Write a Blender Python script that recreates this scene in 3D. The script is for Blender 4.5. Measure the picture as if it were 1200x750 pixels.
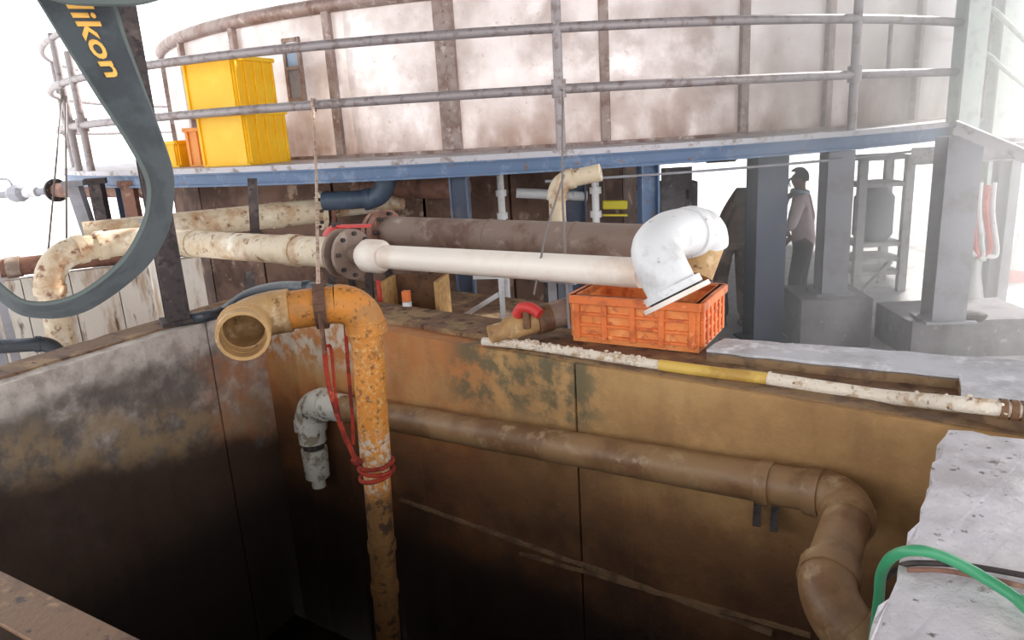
import bpy, bmesh, math, random
from mathutils import Vector, Matrix, noise
for o in list(bpy.data.objects): bpy.data.objects.remove(o)
random.seed(7)
scene = bpy.context.scene
col = scene.collection
PI = math.pi

# ------------------------------------------------------------------ camera
F, PITCH, ROLL, CAMZ = 860.6, 0.2591, -0.0589, 1.05
_cp, _sp, _c, _s = math.cos(PITCH), math.sin(PITCH), math.cos(ROLL), math.sin(ROLL)
FW = Vector((0, _cp, -_sp)); _up = Vector((0, _sp, _cp))
RT = _c*Vector((1, 0, 0)) + _s*_up
UP = -_s*Vector((1, 0, 0)) + _c*_up
CAM = Vector((0, 0, CAMZ))
cd = bpy.data.cameras.new('camera'); cam = bpy.data.objects.new('camera', cd); col.objects.link(cam)
cd.sensor_width = 36; cd.lens = F/1200*36; cd.clip_start = 0.02; cd.clip_end = 300
cam.matrix_world = Matrix(((RT.x, UP.x, -FW.x, 0), (RT.y, UP.y, -FW.y, 0), (RT.z, UP.z, -FW.z, CAMZ), (0, 0, 0, 1)))
scene.camera = cam

# ------------------------------------------------------------------ light
scene.view_settings.view_transform = 'Standard'; scene.view_settings.look = 'None'
scene.view_settings.gamma = 1; scene.view_settings.use_curve_mapping = False
scene.view_settings.exposure = 0.55
w = bpy.data.worlds.new('sky'); scene.world = w; w.use_nodes = True
w.node_tree.nodes['Background'].inputs[0].default_value = (0.97, 0.985, 1.0, 1)
w.node_tree.nodes['Background'].inputs[1].default_value = 2.0
sd = bpy.data.lights.new('sun', 'SUN'); sd.energy = 9.0; sd.angle = math.radians(3); sd.color = (1, .96, .9)
sun = bpy.data.objects.new('sun', sd); col.objects.link(sun)
sun.rotation_euler = (Vector((-.62, -.55, -.60))).to_track_quat('-Z', 'Y').to_euler()

# ------------------------------------------------------------------ pixel helpers (1200 x 750 frame)
def ray(x, y): return (x-600)/F*RT - (y-375)/F*UP + FW
def dep(x, y, d): return CAM + ray(x, y)*d
def at(x, y, Y): r = ray(x, y); return CAM + r*(Y/r.y)
def on(x, y, z): r = ray(x, y); return CAM + r*((z-CAMZ)/r.z)
PA = Vector((-1.66, 4.72, 0)); PB = Vector((1.46, 2.31, 0)); PC = Vector((.294, .723, 0)); PD = Vector((-2.826, 2.573, 0))
WU = (PB-PA).normalized(); WN = Vector((-WU.y, WU.x, 0))
def wl(x, y, o):                       # on the vertical plane parallel to the pit's back wall, o metres behind its inner face
    r = ray(x, y); return CAM + r*((PA+WN*o-CAM).dot(WN)/r.dot(WN))
TC = Vector((.364, 13.734, 0)); RR = 7.204; RTK = 6.308; ZD = CAMZ-.238; ZR = CAMZ+1.30; TK = Vector((.998, 13.781, 0))
def ang(a, R, z, C=None): a = math.radians(a); C = C or TC; return Vector((C.x+R*math.cos(a), C.y+R*math.sin(a), z))
def angT(a, R, z): return ang(a, R, z, TK)

# ------------------------------------------------------------------ materials
def lin(c):
    return tuple(((v/255)/12.92 if v/255 <= .04045 else ((v/255+.055)/1.055)**2.4) for v in c)+(1,)
def M(name, base, layers=(), rough=.75, metal=0, bump=.15, bscale=60, spec=.5, bstretch=(1, 1, 1)):
    m = bpy.data.materials.new(name); m.use_nodes = True
    nt = m.node_tree; N = nt.nodes; L = nt.links; b = N['Principled BSDF']
    tc = N.new('ShaderNodeTexCoord'); co = tc.outputs['Object']
    b.inputs['Roughness'].default_value = rough; b.inputs['Metallic'].default_value = metal
    b.inputs['Specular IOR Level'].default_value = spec
    def math_(op, a, c=None, clamp=False):
        n = N.new('ShaderNodeMath'); n.operation = op; n.use_clamp = clamp
        for i, v in enumerate((a, c)):
            if v is None: continue
            if isinstance(v, (int, float)): n.inputs[i].default_value = v
            else: L.new(v, n.inputs[i])
        return n.outputs[0]
    def noi(scale, detail=5, stretch=(1, 1, 1), seed=0):
        mp = N.new('ShaderNodeMapping'); mp.inputs['Scale'].default_value = stretch; mp.inputs['Location'].default_value = (seed*3.1, seed*1.7, seed*2.3)
        L.new(co, mp.inputs[0]); n = N.new('ShaderNodeTexNoise'); n.inputs['Scale'].default_value = scale; n.inputs['Detail'].default_value = detail
        n.inputs['Roughness'].default_value = .62
        L.new(mp.outputs[0], n.inputs['Vector']); return n.outputs[0]
    def ramp(v, a, c):
        n = N.new('ShaderNodeMapRange'); n.interpolation_type = 'SMOOTHSTEP'
        lo, hi, r0, r1 = (a, c, 0, 1) if a < c else (c, a, 1, 0)
        n.inputs[1].default_value = lo; n.inputs[2].default_value = hi; n.inputs[3].default_value = r0; n.inputs[4].default_value = r1
        L.new(v, n.inputs[0]); return n.outputs[0]
    cur = None
    rgb = N.new('ShaderNodeRGB'); rgb.outputs[0].default_value = lin(base); cur = rgb.outputs[0]
    for k, (c, d) in enumerate(layers):
        mask = None
        if 'n' in d: mask = ramp(noi(d['n'], d.get('det', 6), d.get('st', (1, 1, 1)), k+1), d.get('lo', .45), d.get('hi', .6))
        for (vec, a, c2, na) in d.get('g', ()):
            n = N.new('ShaderNodeVectorMath'); n.operation = 'DOT_PRODUCT'; L.new(co, n.inputs[0]); n.inputs[1].default_value = vec
            v = n.outputs['Value']
            if na:
                v = math_('ADD', v, math_('MULTIPLY', math_('SUBTRACT', noi(d.get('gn', 3), 6, (1, 1, 1), k+9), .5), na*2))
            g = ramp(v, a, c2)
            mask = g if mask is None else math_('MULTIPLY', mask, g)
        if d.get('amt', 1) != 1: mask = math_('MULTIPLY', mask, d['amt'])
        mx = N.new('ShaderNodeMix'); mx.data_type = 'RGBA'; L.new(mask, mx.inputs[0]); L.new(cur, mx.inputs[6]); mx.inputs[7].default_value = lin(c)
        cur = mx.outputs[2]
    L.new(cur, b.inputs['Base Color'])
    if bump:
        bn = N.new('ShaderNodeBump'); bn.inputs['Strength'].default_value = bump; bn.inputs['Distance'].default_value = .02
        L.new(noi(bscale, 6, bstretch, 33), bn.inputs['Height']); L.new(bn.outputs[0], b.inputs['Normal'])
    return m
Z = (0, 0, 1)
MT = {}
MT['pit_back'] = M('ochre stained concrete', (190, 150, 98), [
    ((160, 122, 78), dict(n=2.2, lo=.4, hi=.7)),
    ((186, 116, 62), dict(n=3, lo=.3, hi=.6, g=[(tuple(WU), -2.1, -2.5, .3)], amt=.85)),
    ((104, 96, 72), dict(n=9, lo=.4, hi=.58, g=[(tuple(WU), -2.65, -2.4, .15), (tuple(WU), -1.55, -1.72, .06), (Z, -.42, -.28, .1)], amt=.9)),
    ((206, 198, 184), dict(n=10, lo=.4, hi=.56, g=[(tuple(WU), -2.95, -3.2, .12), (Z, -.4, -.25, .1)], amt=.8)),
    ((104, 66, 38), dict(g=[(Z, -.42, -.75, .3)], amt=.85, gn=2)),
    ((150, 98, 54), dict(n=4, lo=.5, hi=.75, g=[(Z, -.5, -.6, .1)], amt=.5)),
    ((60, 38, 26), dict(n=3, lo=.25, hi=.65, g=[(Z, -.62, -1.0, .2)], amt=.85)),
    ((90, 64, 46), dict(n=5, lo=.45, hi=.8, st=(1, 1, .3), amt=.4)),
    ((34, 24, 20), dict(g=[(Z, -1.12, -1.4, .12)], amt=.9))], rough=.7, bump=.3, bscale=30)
LV = (-.459, -.888, 0)
MT['pit_left'] = M('slime stained grey concrete', (204, 194, 186), [
    ((164, 152, 144), dict(n=9, lo=.4, hi=.66)),
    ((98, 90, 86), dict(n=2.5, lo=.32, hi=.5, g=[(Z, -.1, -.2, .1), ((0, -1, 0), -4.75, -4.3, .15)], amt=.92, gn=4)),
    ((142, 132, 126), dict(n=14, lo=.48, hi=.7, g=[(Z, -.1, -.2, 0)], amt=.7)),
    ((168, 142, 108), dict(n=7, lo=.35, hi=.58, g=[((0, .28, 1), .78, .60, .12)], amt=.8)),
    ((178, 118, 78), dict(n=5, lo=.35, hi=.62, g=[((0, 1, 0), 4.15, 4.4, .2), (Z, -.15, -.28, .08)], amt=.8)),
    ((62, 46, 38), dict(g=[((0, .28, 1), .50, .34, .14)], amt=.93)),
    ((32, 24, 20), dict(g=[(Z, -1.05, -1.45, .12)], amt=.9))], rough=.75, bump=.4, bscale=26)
MT['rim_dirty'] = M('muddy rusted concrete rim', (122, 92, 70), [((160, 132, 96), dict(n=5, lo=.45, hi=.65)), ((84, 58, 44), dict(n=12, lo=.5, hi=.65))], bump=.4)
MT['ledge'] = M('pale weathered concrete', (214, 210, 216), [((188, 182, 186), dict(n=5, lo=.42, hi=.66)), ((120, 108, 104), dict(n=26, lo=.60, hi=.68)), ((240, 236, 238), dict(n=3, lo=.5, hi=.7))], rough=.85, bump=.5, bscale=45)
MT['slab'] = M('smooth grey concrete slab', (196, 196, 202), [((170, 168, 172), dict(n=4, lo=.42, hi=.66)), ((222, 222, 226), dict(n=9, lo=.5, hi=.7))], rough=.8, bump=.3)
MT['groove'] = M('brown mud in the groove', (140, 112, 82), [((108, 84, 66), dict(n=9, lo=.45, hi=.6))], bump=.4)
MT['floor'] = M('dusty pale yard floor', (206, 204, 204), [((170, 166, 164), dict(n=3, lo=.45, hi=.65)), ((120, 114, 112), dict(n=11, lo=.62, hi=.7))], rough=.9, bump=.3, bscale=20)
MT['sludge'] = M('black sludge water', (22, 16, 14), [((40, 28, 20), dict(n=3, lo=.45, hi=.6))], rough=.25, bump=.05)
MT['tank'] = M('dull stainless sheet', (208, 202, 201), [((182, 172, 169), dict(n=1.6, lo=.38, hi=.68)), ((226, 222, 222), dict(n=2.2, lo=.5, hi=.75, amt=.7)),
    ((152, 132, 121), dict(n=3, lo=.28, hi=.68, st=(1, 1, .4), g=[(Z, .7, .0, .25)], amt=.85)), ((150, 130, 122), dict(n=14, lo=.6, hi=.74, amt=.45))], rough=.34, metal=.6, bump=.05, bscale=4)
MT['rib'] = M('rust streaked steel rib', (164, 146, 140), [((134, 108, 98), dict(n=6, lo=.42, hi=.66)), ((192, 180, 174), dict(n=12, lo=.55, hi=.7))], rough=.55, metal=.3)
MT['rail'] = M('galvanised grey rail', (158, 150, 152), [((128, 114, 110), dict(n=12, lo=.48, hi=.66))], rough=.5, metal=.3)
MT['bluesteel'] = M('chipped blue painted steel', (92, 114, 146), [((122, 140, 166), dict(n=6, lo=.5, hi=.68)), ((120, 96, 84), dict(n=14, lo=.6, hi=.7))], rough=.55)
MT['darkblue'] = M('dark blue grey painted steel', (88, 98, 118), [((112, 116, 128), dict(n=5, lo=.5, hi=.7)), ((96, 78, 70), dict(n=16, lo=.62, hi=.72))], rough=.6)
MT['deck'] = M('worn grey deck plate', (186, 184, 190), [((140, 126, 118), dict(n=9, lo=.5, hi=.66))], rough=.6, metal=.2)
MT['darksteel'] = M('dark weathered steel', (66, 56, 56), [((96, 84, 80), dict(n=8, lo=.5, hi=.7)), ((44, 36, 38), dict(n=20, lo=.5, hi=.62))], rough=.7)
MT['greysteel'] = M('grey structural steel', (156, 156, 164), [((136, 132, 136), dict(n=4, lo=.45, hi=.7))], rough=.7)
MT['palegreen'] = M('pale green painted steel', (206, 216, 210), [((184, 192, 188), dict(n=7, lo=.5, hi=.66))], rough=.7)
MT['cream'] = M('rust flecked cream pipe', (214, 198, 172), [((186, 152, 118), dict(n=5, lo=.45, hi=.65)), ((136, 92, 66), dict(n=12, lo=.54, hi=.66)), ((236, 228, 212), dict(n=4, lo=.55, hi=.7))], rough=.55)
MT['brownpipe'] = M('red brown rusted pipe', (138, 98, 82), [((104, 72, 62), dict(n=6, lo=.45, hi=.62)), ((176, 140, 118), dict(n=10, lo=.55, hi=.7))], rough=.7)
MT['greypipe'] = M('grey brown old pipe', (140, 120, 108), [((112, 84, 72), dict(n=4, lo=.45, hi=.65)), ((168, 152, 140), dict(n=7, lo=.55, hi=.7))], rough=.65)
MT['white'] = M('white plastic pipe', (238, 228, 218), [((222, 200, 184), dict(n=3, lo=.5, hi=.7))], rough=.4, bump=.03)
MT['whitefit'] = M('silvery white fitting', (222, 222, 224), [((196, 194, 194), dict(n=6, lo=.5, hi=.68)), ((160, 140, 126), dict(n=16, lo=.62, hi=.72))], rough=.4, bump=.06)
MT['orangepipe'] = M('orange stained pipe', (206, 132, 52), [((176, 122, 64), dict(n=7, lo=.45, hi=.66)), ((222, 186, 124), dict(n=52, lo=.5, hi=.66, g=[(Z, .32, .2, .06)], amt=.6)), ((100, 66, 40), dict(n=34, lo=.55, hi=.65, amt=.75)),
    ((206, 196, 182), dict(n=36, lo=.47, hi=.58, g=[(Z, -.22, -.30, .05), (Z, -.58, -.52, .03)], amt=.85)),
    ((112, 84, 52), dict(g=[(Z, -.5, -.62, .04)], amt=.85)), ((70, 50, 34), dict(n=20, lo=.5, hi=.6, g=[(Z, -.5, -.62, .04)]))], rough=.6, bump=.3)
MT['tanpipe'] = M('tan mud coated pipe', (188, 150, 100), [((160, 124, 84), dict(n=6, lo=.45, hi=.62)), ((210, 180, 140), dict(n=14, lo=.55, hi=.7)), ((110, 80, 56), dict(n=20, lo=.6, hi=.7))], rough=.6, bump=.2)
MT['wallpipe'] = M('brown grey wet pipe', (150, 118, 84), [((118, 86, 58), dict(n=4, lo=.42, hi=.62)), ((170, 146, 112), dict(n=9, lo=.55, hi=.7))], rough=.45, bump=.12)
MT['oldwhite'] = M('dirty white fitting', (206, 204, 196), [((150, 140, 122), dict(n=14, lo=.52, hi=.62)), ((70, 56, 44), dict(n=22, lo=.6, hi=.68))], rough=.5)
MT['yellow'] = M('bright yellow plastic', (255, 196, 20), [((255, 208, 50), dict(n=2, lo=.45, hi=.65))], rough=.45, bump=.02)
MT['orangebox'] = M('dull orange plastic', (238, 160, 80), [((226, 140, 60), dict(n=3, lo=.45, hi=.65))], rough=.5, bump=.02)
MT['orange'] = M('grimy orange plastic', (230, 138, 72), [((240, 164, 100), dict(n=8, lo=.5, hi=.66)), ((190, 98, 54), dict(n=18, lo=.52, hi=.66))], rough=.5, bump=.2)
MT['orangeedge'] = M('orange plastic lattice', (228, 122, 62), [((186, 92, 52), dict(n=12, lo=.48, hi=.66)), ((250, 160, 104), dict(n=16, lo=.6, hi=.7))], rough=.45)
MT['yellowpipe'] = M('yellow painted small pipe', (220, 184, 92), [((186, 146, 72), dict(n=7, lo=.45, hi=.65))], rough=.5)
MT['crust'] = M('white mineral crust', (240, 228, 212), [((206, 178, 146), dict(n=18, lo=.5, hi=.62)), ((120, 84, 58), dict(n=26, lo=.6, hi=.68))], rough=.8, bump=.6, bscale=70)
MT['red'] = M('red paint', (200, 56, 52), [((226, 110, 100), dict(n=10, lo=.55, hi=.7))], rough=.5)
MT['redcloth'] = M('dirty red cloth strap', (158, 50, 32), [((104, 34, 24), dict(n=14, lo=.45, hi=.62)), ((216, 110, 70), dict(n=20, lo=.6, hi=.7))], rough=.9)
MT['belt'] = M('brown webbing', (98, 70, 56), [((130, 98, 78), dict(n=14, lo=.5, hi=.66))], rough=.9)
MT['rope'] = M('weathered rope', (190, 164, 146), [((140, 112, 96), dict(n=30, lo=.5, hi=.6))], rough=.9)
MT['wire'] = M('grey wire', (120, 112, 108), (), rough=.6, bump=0)
MT['blackhose'] = M('black rubber hose', (52, 58, 66), [((78, 82, 88), dict(n=10, lo=.55, hi=.7))], rough=.45, bump=.05)
MT['bluehose'] = M('deep blue pipe', (62, 76, 94), [((86, 98, 112), dict(n=8, lo=.5, hi=.7))], rough=.45)
MT['green'] = M('green hose', (66, 152, 108), [((96, 174, 134), dict(n=8, lo=.5, hi=.7))], rough=.4, bump=.04)
MT['strap'] = M('slate strap webbing', (68, 74, 78), [((56, 61, 65), dict(n=40, lo=.45, hi=.6))], rough=.85, bump=.3, bscale=900)
MT['strapedge'] = M('grey green strap binding', (84, 92, 90), (), rough=.85, bump=.1, bscale=800)
MT['lettering'] = M('orange yellow stitched lettering', (226, 170, 84), (), rough=.8, bump=0)
MT['plinth'] = M('grey concrete pedestal', (134, 130, 134), [((112, 106, 110), dict(n=5, lo=.45, hi=.65)), ((170, 166, 168), dict(n=14, lo=.6, hi=.7))], rough=.85, bump=.3)
MT['whitewash'] = M('streaked whitewashed wall', (216, 210, 202), [((176, 156, 138), dict(n=7, lo=.48, hi=.64, st=(1, 1, .2))), ((110, 84, 68), dict(n=9, lo=.6, hi=.7, st=(1, 1, .2)))], rough=.85, bump=.2)
MT['rustwall'] = M('rusty brown plinth wall', (128, 100, 86), [((92, 68, 58), dict(n=2, lo=.4, hi=.6)), ((176, 150, 132), dict(n=5, lo=.58, hi=.7))], rough=.85, bump=.3)
MT['wood'] = M('raw timber', (206, 166, 108), [((176, 134, 84), dict(n=4, lo=.4, hi=.7, st=(1, 6, 6)))], rough=.75)
MT['rustbeam'] = M('brown rusted beam', (120, 86, 58), [((90, 60, 42), dict(n=5, lo=.45, hi=.62)), ((160, 126, 92), dict(n=9, lo=.6, hi=.7)), ((66, 44, 34), dict(n=20, lo=.58, hi=.68))], rough=.55, bump=.3)
MT['skin'] = M('skin', (150, 108, 84), (), rough=.6, bump=.02)
MT['hair'] = M('black hair', (36, 34, 40), (), rough=.7, bump=.3, bscale=120)
MT['pinkshirt'] = M('pale pinkish shirt', (226, 206, 208), [((204, 180, 184), dict(n=6, lo=.5, hi=.66))], rough=.9)
MT['darktrousers'] = M('dark trousers', (66, 58, 66), [((86, 76, 82), dict(n=8, lo=.5, hi=.66))], rough=.9)
MT['brownjacket'] = M('grey brown jacket', (142, 126, 116), [((118, 102, 94), dict(n=7, lo=.45, hi=.62))], rough=.9)
MT['khaki'] = M('faded khaki trousers', (168, 152, 140), [((116, 102, 94), dict(n=7, lo=.45, hi=.62))], rough=.9)
MT['maskwhite'] = M('pale blue cloth', (198, 214, 232), (), rough=.9, bump=.05)
MT['bagstrap'] = M('brown bag strap', (136, 92, 84), (), rough=.8, bump=.05)
MT['shoe'] = M('grey shoe', (150, 146, 148), (), rough=.7, bump=.05)
MT['cabinet'] = M('pale grey cabinet metal', (196, 192, 196), [((160, 152, 152), dict(n=8, lo=.5, hi=.66))], rough=.6)
MT['gauge'] = M('pale blue gauge plate', (150, 176, 206), (), rough=.4, bump=.02)
MT['beige'] = M('beige sheet cladding', (212, 200, 180), [((190, 176, 156), dict(n=4, lo=.5, hi=.66))], rough=.7)
MT['roof'] = M('grey unseen roof sheeting', (120, 116, 114), [((96, 90, 88), dict(n=3, lo=.45, hi=.65))], rough=.8)
MT['chartreuse'] = M('yellow painted bar', (226, 210, 60), (), rough=.5, bump=.02)

# ------------------------------------------------------------------ object helpers
def thing(name, label, cat, loc=(0, 0, 0), group=None):
    o = bpy.data.objects.new(name, None); col.objects.link(o); o.location = loc; o.empty_display_size = .1
    o['label'] = label; o['category'] = cat
    if group: o['group'] = group
    return o
def struct(name, loc=(0, 0, 0)):
    o = bpy.data.objects.new(name, None); col.objects.link(o); o.location = loc; o['kind'] = 'structure'; o.empty_display_size = .1
    return o
def worldloc(p):
    v = Vector((0, 0, 0))
    while p is not None: v = v + p.location; p = p.parent
    return v
def obj(name, bm, m, parent=None, smooth=False, label=None, loc=None):
    """bm is in world coordinates; the object sits at its parent's origin"""
    off = worldloc(parent)
    if loc is not None: off = Vector(loc)
    for v in bm.verts: v.co -= off
    bmesh.ops.recalc_face_normals(bm, faces=bm.faces)
    me = bpy.data.meshes.new(name); bm.to_mesh(me); bm.free()
    me.materials.append(MT[m])
    if smooth:
        for p in me.polygons: p.use_smooth = True
        me.set_sharp_from_angle(angle=math.radians(42))
    o = bpy.data.objects.new(name, me); col.objects.link(o)
    if parent is not None: o.parent = parent
    elif loc is not None: o.location = loc
    if label: o['label'] = label
    return o
def tag(o, label, cat, group=None):
    o['label'] = label; o['category'] = cat
    if group: o['group'] = group
    return o
def B(): return bmesh.new()
def obox(bm, c, ax, h, bev=0):
    """oriented box: centre, three unit axes, half sizes"""
    c = Vector(c); vs = []
    for i in (-1, 1):
        for j in (-1, 1):
            for k in (-1, 1): vs.append(bm.verts.new(c+ax[0]*h[0]*i+ax[1]*h[1]*j+ax[2]*h[2]*k))
    fs = [bm.faces.new([vs[q] for q in f]) for f in ((0, 1, 3, 2), (4, 6, 7, 5), (0, 4, 5, 1), (2, 3, 7, 6), (0, 2, 6, 4), (1, 5, 7, 3))]
    if bev:
        es = list({e for f in fs for e in f.edges})
        bmesh.ops.bevel(bm, geom=es, offset=bev, segments=1, affect='EDGES')
    return bm
AX = (Vector((1, 0, 0)), Vector((0, 1, 0)), Vector((0, 0, 1)))
def axz(a): a = math.radians(a); return (Vector((math.cos(a), math.sin(a), 0)), Vector((-math.sin(a), math.cos(a), 0)), Vector((0, 0, 1)))
def box(bm, x0, x1, y0, y1, z0, z1, bev=0): return obox(bm, ((x0+x1)/2, (y0+y1)/2, (z0+z1)/2), AX, ((x1-x0)/2, (y1-y0)/2, (z1-z0)/2), bev)
def bar(bm, a, b, wd, ht, upv=(0, 0, 1), bev=0):
    a = Vector(a); b = Vector(b); d = (b-a); l = d.length; d.normalize(); upv = Vector(upv)
    if abs(d.dot(upv)) > .98: upv = Vector((0, 1, 0))
    s = d.cross(upv).normalized(); u = s.cross(d)
    return obox(bm, (a+b)/2, (d, s, u), (l/2, wd/2, ht/2), bev)
def frames(pts):
    n = len(pts); T = []
    for i in range(n):
        t = (pts[min(i+1, n-1)]-pts[max(i-1, 0)]); T.append(t.normalized() if t.length > 1e-9 else Vector((0, 0, 1)))
    ref = Vector((0, 0, 1)) if abs(T[0].z) < .9 else Vector((1, 0, 0))
    u = T[0].cross(ref).normalized(); out = []
    for i in range(n):
        if i:
            u = u - T[i]*u.dot(T[i]); u.normalize()
        out.append((u.copy(), T[i].cross(u)))
    return out
def tube(bm, pts, r, seg=14, cap=True, inner=None):
    pts = [Vector(p) for p in pts]; fr = frames(pts)
    rs = r if isinstance(r, (list, tuple)) else [r]*len(pts)
    def shell(rs):
        rings = []
        for p, (u, v), q in zip(pts, fr, rs):
            rings.append([bm.verts.new(p+(u*math.cos(2*PI*k/seg)+v*math.sin(2*PI*k/seg))*q) for k in range(seg)])
        for a, b in zip(rings, rings[1:]):
            for k in range(seg): bm.faces.new((a[k], a[(k+1) % seg], b[(k+1) % seg], b[k]))
        return rings
    R = shell(rs)
    if inner:
        I = shell([q-inner for q in rs])
        for e in (0, -1):
            for k in range(seg): bm.faces.new((R[e][k], R[e][(k+1) % seg], I[e][(k+1) % seg], I[e][k]))
    elif cap:
        bm.faces.new(R[0][::-1]); bm.faces.new(R[-1])
    return bm
def spline(pts, n=8):
    pts = [Vector(p) for p in pts]; P = [pts[0]*2-pts[1]]+pts+[pts[-1]*2-pts[-2]]; out = []
    for i in range(1, len(P)-2):
        for k in range(n):
            t = k/n; a, b, c, d = P[i-1:i+3]
            out.append(.5*((2*b)+(c-a)*t+(2*a-5*b+4*c-d)*t*t+(3*b-a-3*c+d)*t**3))
    out.append(pts[-1]); return out
def arc_corner(a, b, c, R, n=10):
    d1 = (b-a).normalized(); d2 = (c-b).normalized(); th = d1.angle(d2)
    cut = min(R*math.tan(th/2), (b-a).length*.48, (c-b).length*.9); R = cut/math.tan(th/2)
    p1 = b-d1*cut; p2 = b+d2*cut
    cen = b+((d2-d1).normalized())*(R/math.cos(th/2)); out = []
    e1 = (p1-cen); nrm = d1.cross(d2).normalized()
    for k in range(n+1): out.append(cen+Matrix.Rotation(th*k/n, 3, nrm) @ e1)
    return out
def pipeline(parent, pts, r, m, R=None, me=None, seg=18, sock=1.1, open_end=False, collars=()):
    """straight runs and elbows (each with its two socket collars) as separate parts"""
    pts = [Vector(p) for p in pts]; R = R or r*2.2; me = me or m; n = len(pts)
    ends = [[pts[0], None]]
    for i in range(1, n-1):
        a = arc_corner(pts[i-1], pts[i], pts[i+1], R)
        bm = B(); tube(bm, a, r*sock, seg)
        for q, d in ((a[0], (a[0]-a[1]).normalized()), (a[-1], (a[-1]-a[-2]).normalized())):
            tube(bm, [q-d*r*.25, q+d*r*.45], r*(sock+.09), seg)
        obj('elbow', bm, me, parent, True)
        ends[-1][1] = a[0]; ends.append([a[-1], None])
    ends[-1][1] = pts[-1]
    for a, b in ends:
        bm = B(); k = max(2, int((b-a).length/.4)); tube(bm, [a.lerp(b, i/k) for i in range(k+1)], r, seg, inner=r*.1 if open_end else None)
        obj('pipe_run', bm, m, parent, True)
    for (i, t, mm, rr, ll) in collars:
        a, b = ends[i]; q = a.lerp(b, t); d = (b-a).normalized(); bm = B(); tube(bm, [q-d*ll/2, q+d*ll/2], r*rr, seg); obj('coupling', bm, mm, parent, True)
    return ends
def prism(bm, poly, z0, z1, step=0, jit=0):
    """extruded polygon; edges split at step and jittered for worn concrete"""
    pts = []
    n = len(poly)
    for i in range(n):
        a = Vector(poly[i]); b = Vector(poly[(i+1) % n]); k = max(1, int((b-a).length/step)) if step else 1
        for j in range(k):
            q = a.lerp(b, j/k)
            if jit and j: q += Vector((noise.noise(q*17), noise.noise(q*17+Vector((9, 0, 0))), 0))*jit*2
            pts.append(q)
    top = [bm.verts.new((q.x, q.y, z1+(noise.noise(q*13+Vector((0, 5, 0)))*jit if jit else 0))) for q in pts]
    bot = [bm.verts.new((q.x, q.y, z0)) for q in pts]
    m = len(pts); bm.faces.new(top); bm.faces.new(bot[::-1])
    for i in range(m): bm.faces.new((top[i], bot[i], bot[(i+1) % m], top[(i+1) % m]))
    return bm
def sector(bm, R0, R1, a0, a1, z0, z1, n=6, C=None):
    rings = []
    for k in range(n+1):
        a = a0+(a1-a0)*k/n
        rings.append([bm.verts.new(ang(a, R, z, C)) for R, z in ((R0, z0), (R1, z0), (R1, z1), (R0, z1))])
    for a, b in zip(rings, rings[1:]):
        for k in range(4): bm.faces.new((a[k], a[(k+1) % 4], b[(k+1) % 4], b[k]))
    bm.faces.new(rings[0]); bm.faces.new(rings[-1][::-1]); return bm
def disc_ring(parent, name, c, d, r, t, m, bolts=0):
    c = Vector(c); d = Vector(d).normalized(); bm = B(); tube(bm, [c-d*t/2, c+d*t/2], r, 22); o = obj(name, bm, m, parent, True)
    if bolts:
        u = d.orthogonal().normalized(); v = d.cross(u)
        for k in range(bolts):
            q = c+(u*math.cos(2*PI*k/bolts)+v*math.sin(2*PI*k/bolts))*r*.82
            bm = B(); tube(bm, [q-d*t*1.3, q+d*t*1.3], r*.09, 6); obj('bolt', bm, 'darksteel', o)
    return o
ZF = -1.30                                             # yard floor level; the pit rim is z = 0
VZ = Vector((0, 0, 1))

# ================================================================== SETTING
# floor with the pit left out
bm = B(); o8 = [Vector(q) for q in ((-2.6, 6.2, 0), (3.4, 2.2, 0), (.4, -1.2, 0), (-4.6, 2.0, 0))]
big = [Vector(q) for q in ((-40, 60, 0), (60, 60, 0), (40, -12, 0), (-40, -12, 0))]
for i in range(4):
    a, b = o8[i], o8[(i+1) % 4]; c, d = big[(i+1) % 4], big[i]
    bm.faces.new([bm.verts.new((q.x, q.y, ZF)) for q in (a, b, c, d)])
fl = obj('floor', bm, 'floor'); fl['kind'] = 'structure'
# unseen roof sheeting, added so sky light comes only from the open sides
rf = struct('shading_roof', (0, 4, 5.2))
for i in range(9):
    bm = B(); x = -10+i*2.0
    prof = [(x+2.0*k/8, 5.2+.05*(k % 2)) for k in range(9)]
    for (xa, za), (xb, zb) in zip(prof, prof[1:]):
        vs = [bm.verts.new(q) for q in ((xa, -7, za), (xb, -7, zb), (xb, 10, zb), (xa, 10, za))]; bm.faces.new(vs)
    bmesh.ops.remove_doubles(bm, verts=bm.verts, dist=1e-4); obj('shading_roof_sheet', bm, 'roof', rf)
# the pit
S = (PB-PA).length
def W(s, o, z=0): q = PA+WU*s+WN*o; return Vector((q.x, q.y, z))
sj = (wl(676, 500, 0)-PA).dot(WU)
wb = struct('wall_back')
for s0, s1 in ((-.02, sj-.006), (sj+.006, S+.6)):
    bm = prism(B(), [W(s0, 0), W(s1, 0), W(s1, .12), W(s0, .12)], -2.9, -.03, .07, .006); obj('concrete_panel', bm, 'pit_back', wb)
bm = prism(B(), [W(-.3, .12), W(S+.6, .12), W(S+.6, .42), W(-.3, .42)], -2.9, -.004, .07, .005); obj('rim_course', bm, 'rim_dirty', wb)
for q0, q1, t in (((470, 585), (905, 741), .02), ((610, 648), (950, 744), .016)):
    a, b = wl(*q0, -.004), wl(*q1, -.004); bm = B()
    k = 22
    for i in range(k):
        bar(bm, a.lerp(b, i/k), a.lerp(b, (i+1)/k), .02+.012*random.random(), t*(.7+.6*random.random()))
    obj('formwork_ridge', bm, 'groove', wb)
LU = (PD-PA).normalized(); LN = Vector((LU.y, -LU.x, 0)); LN = LN if LN.x < 0 else -LN
def WLf(s, o, z=0): q = PA+LU*s+LN*o; return Vector((q.x, q.y, z))
SL = (PD-PA).length
wleft = struct('wall_left')
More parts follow.
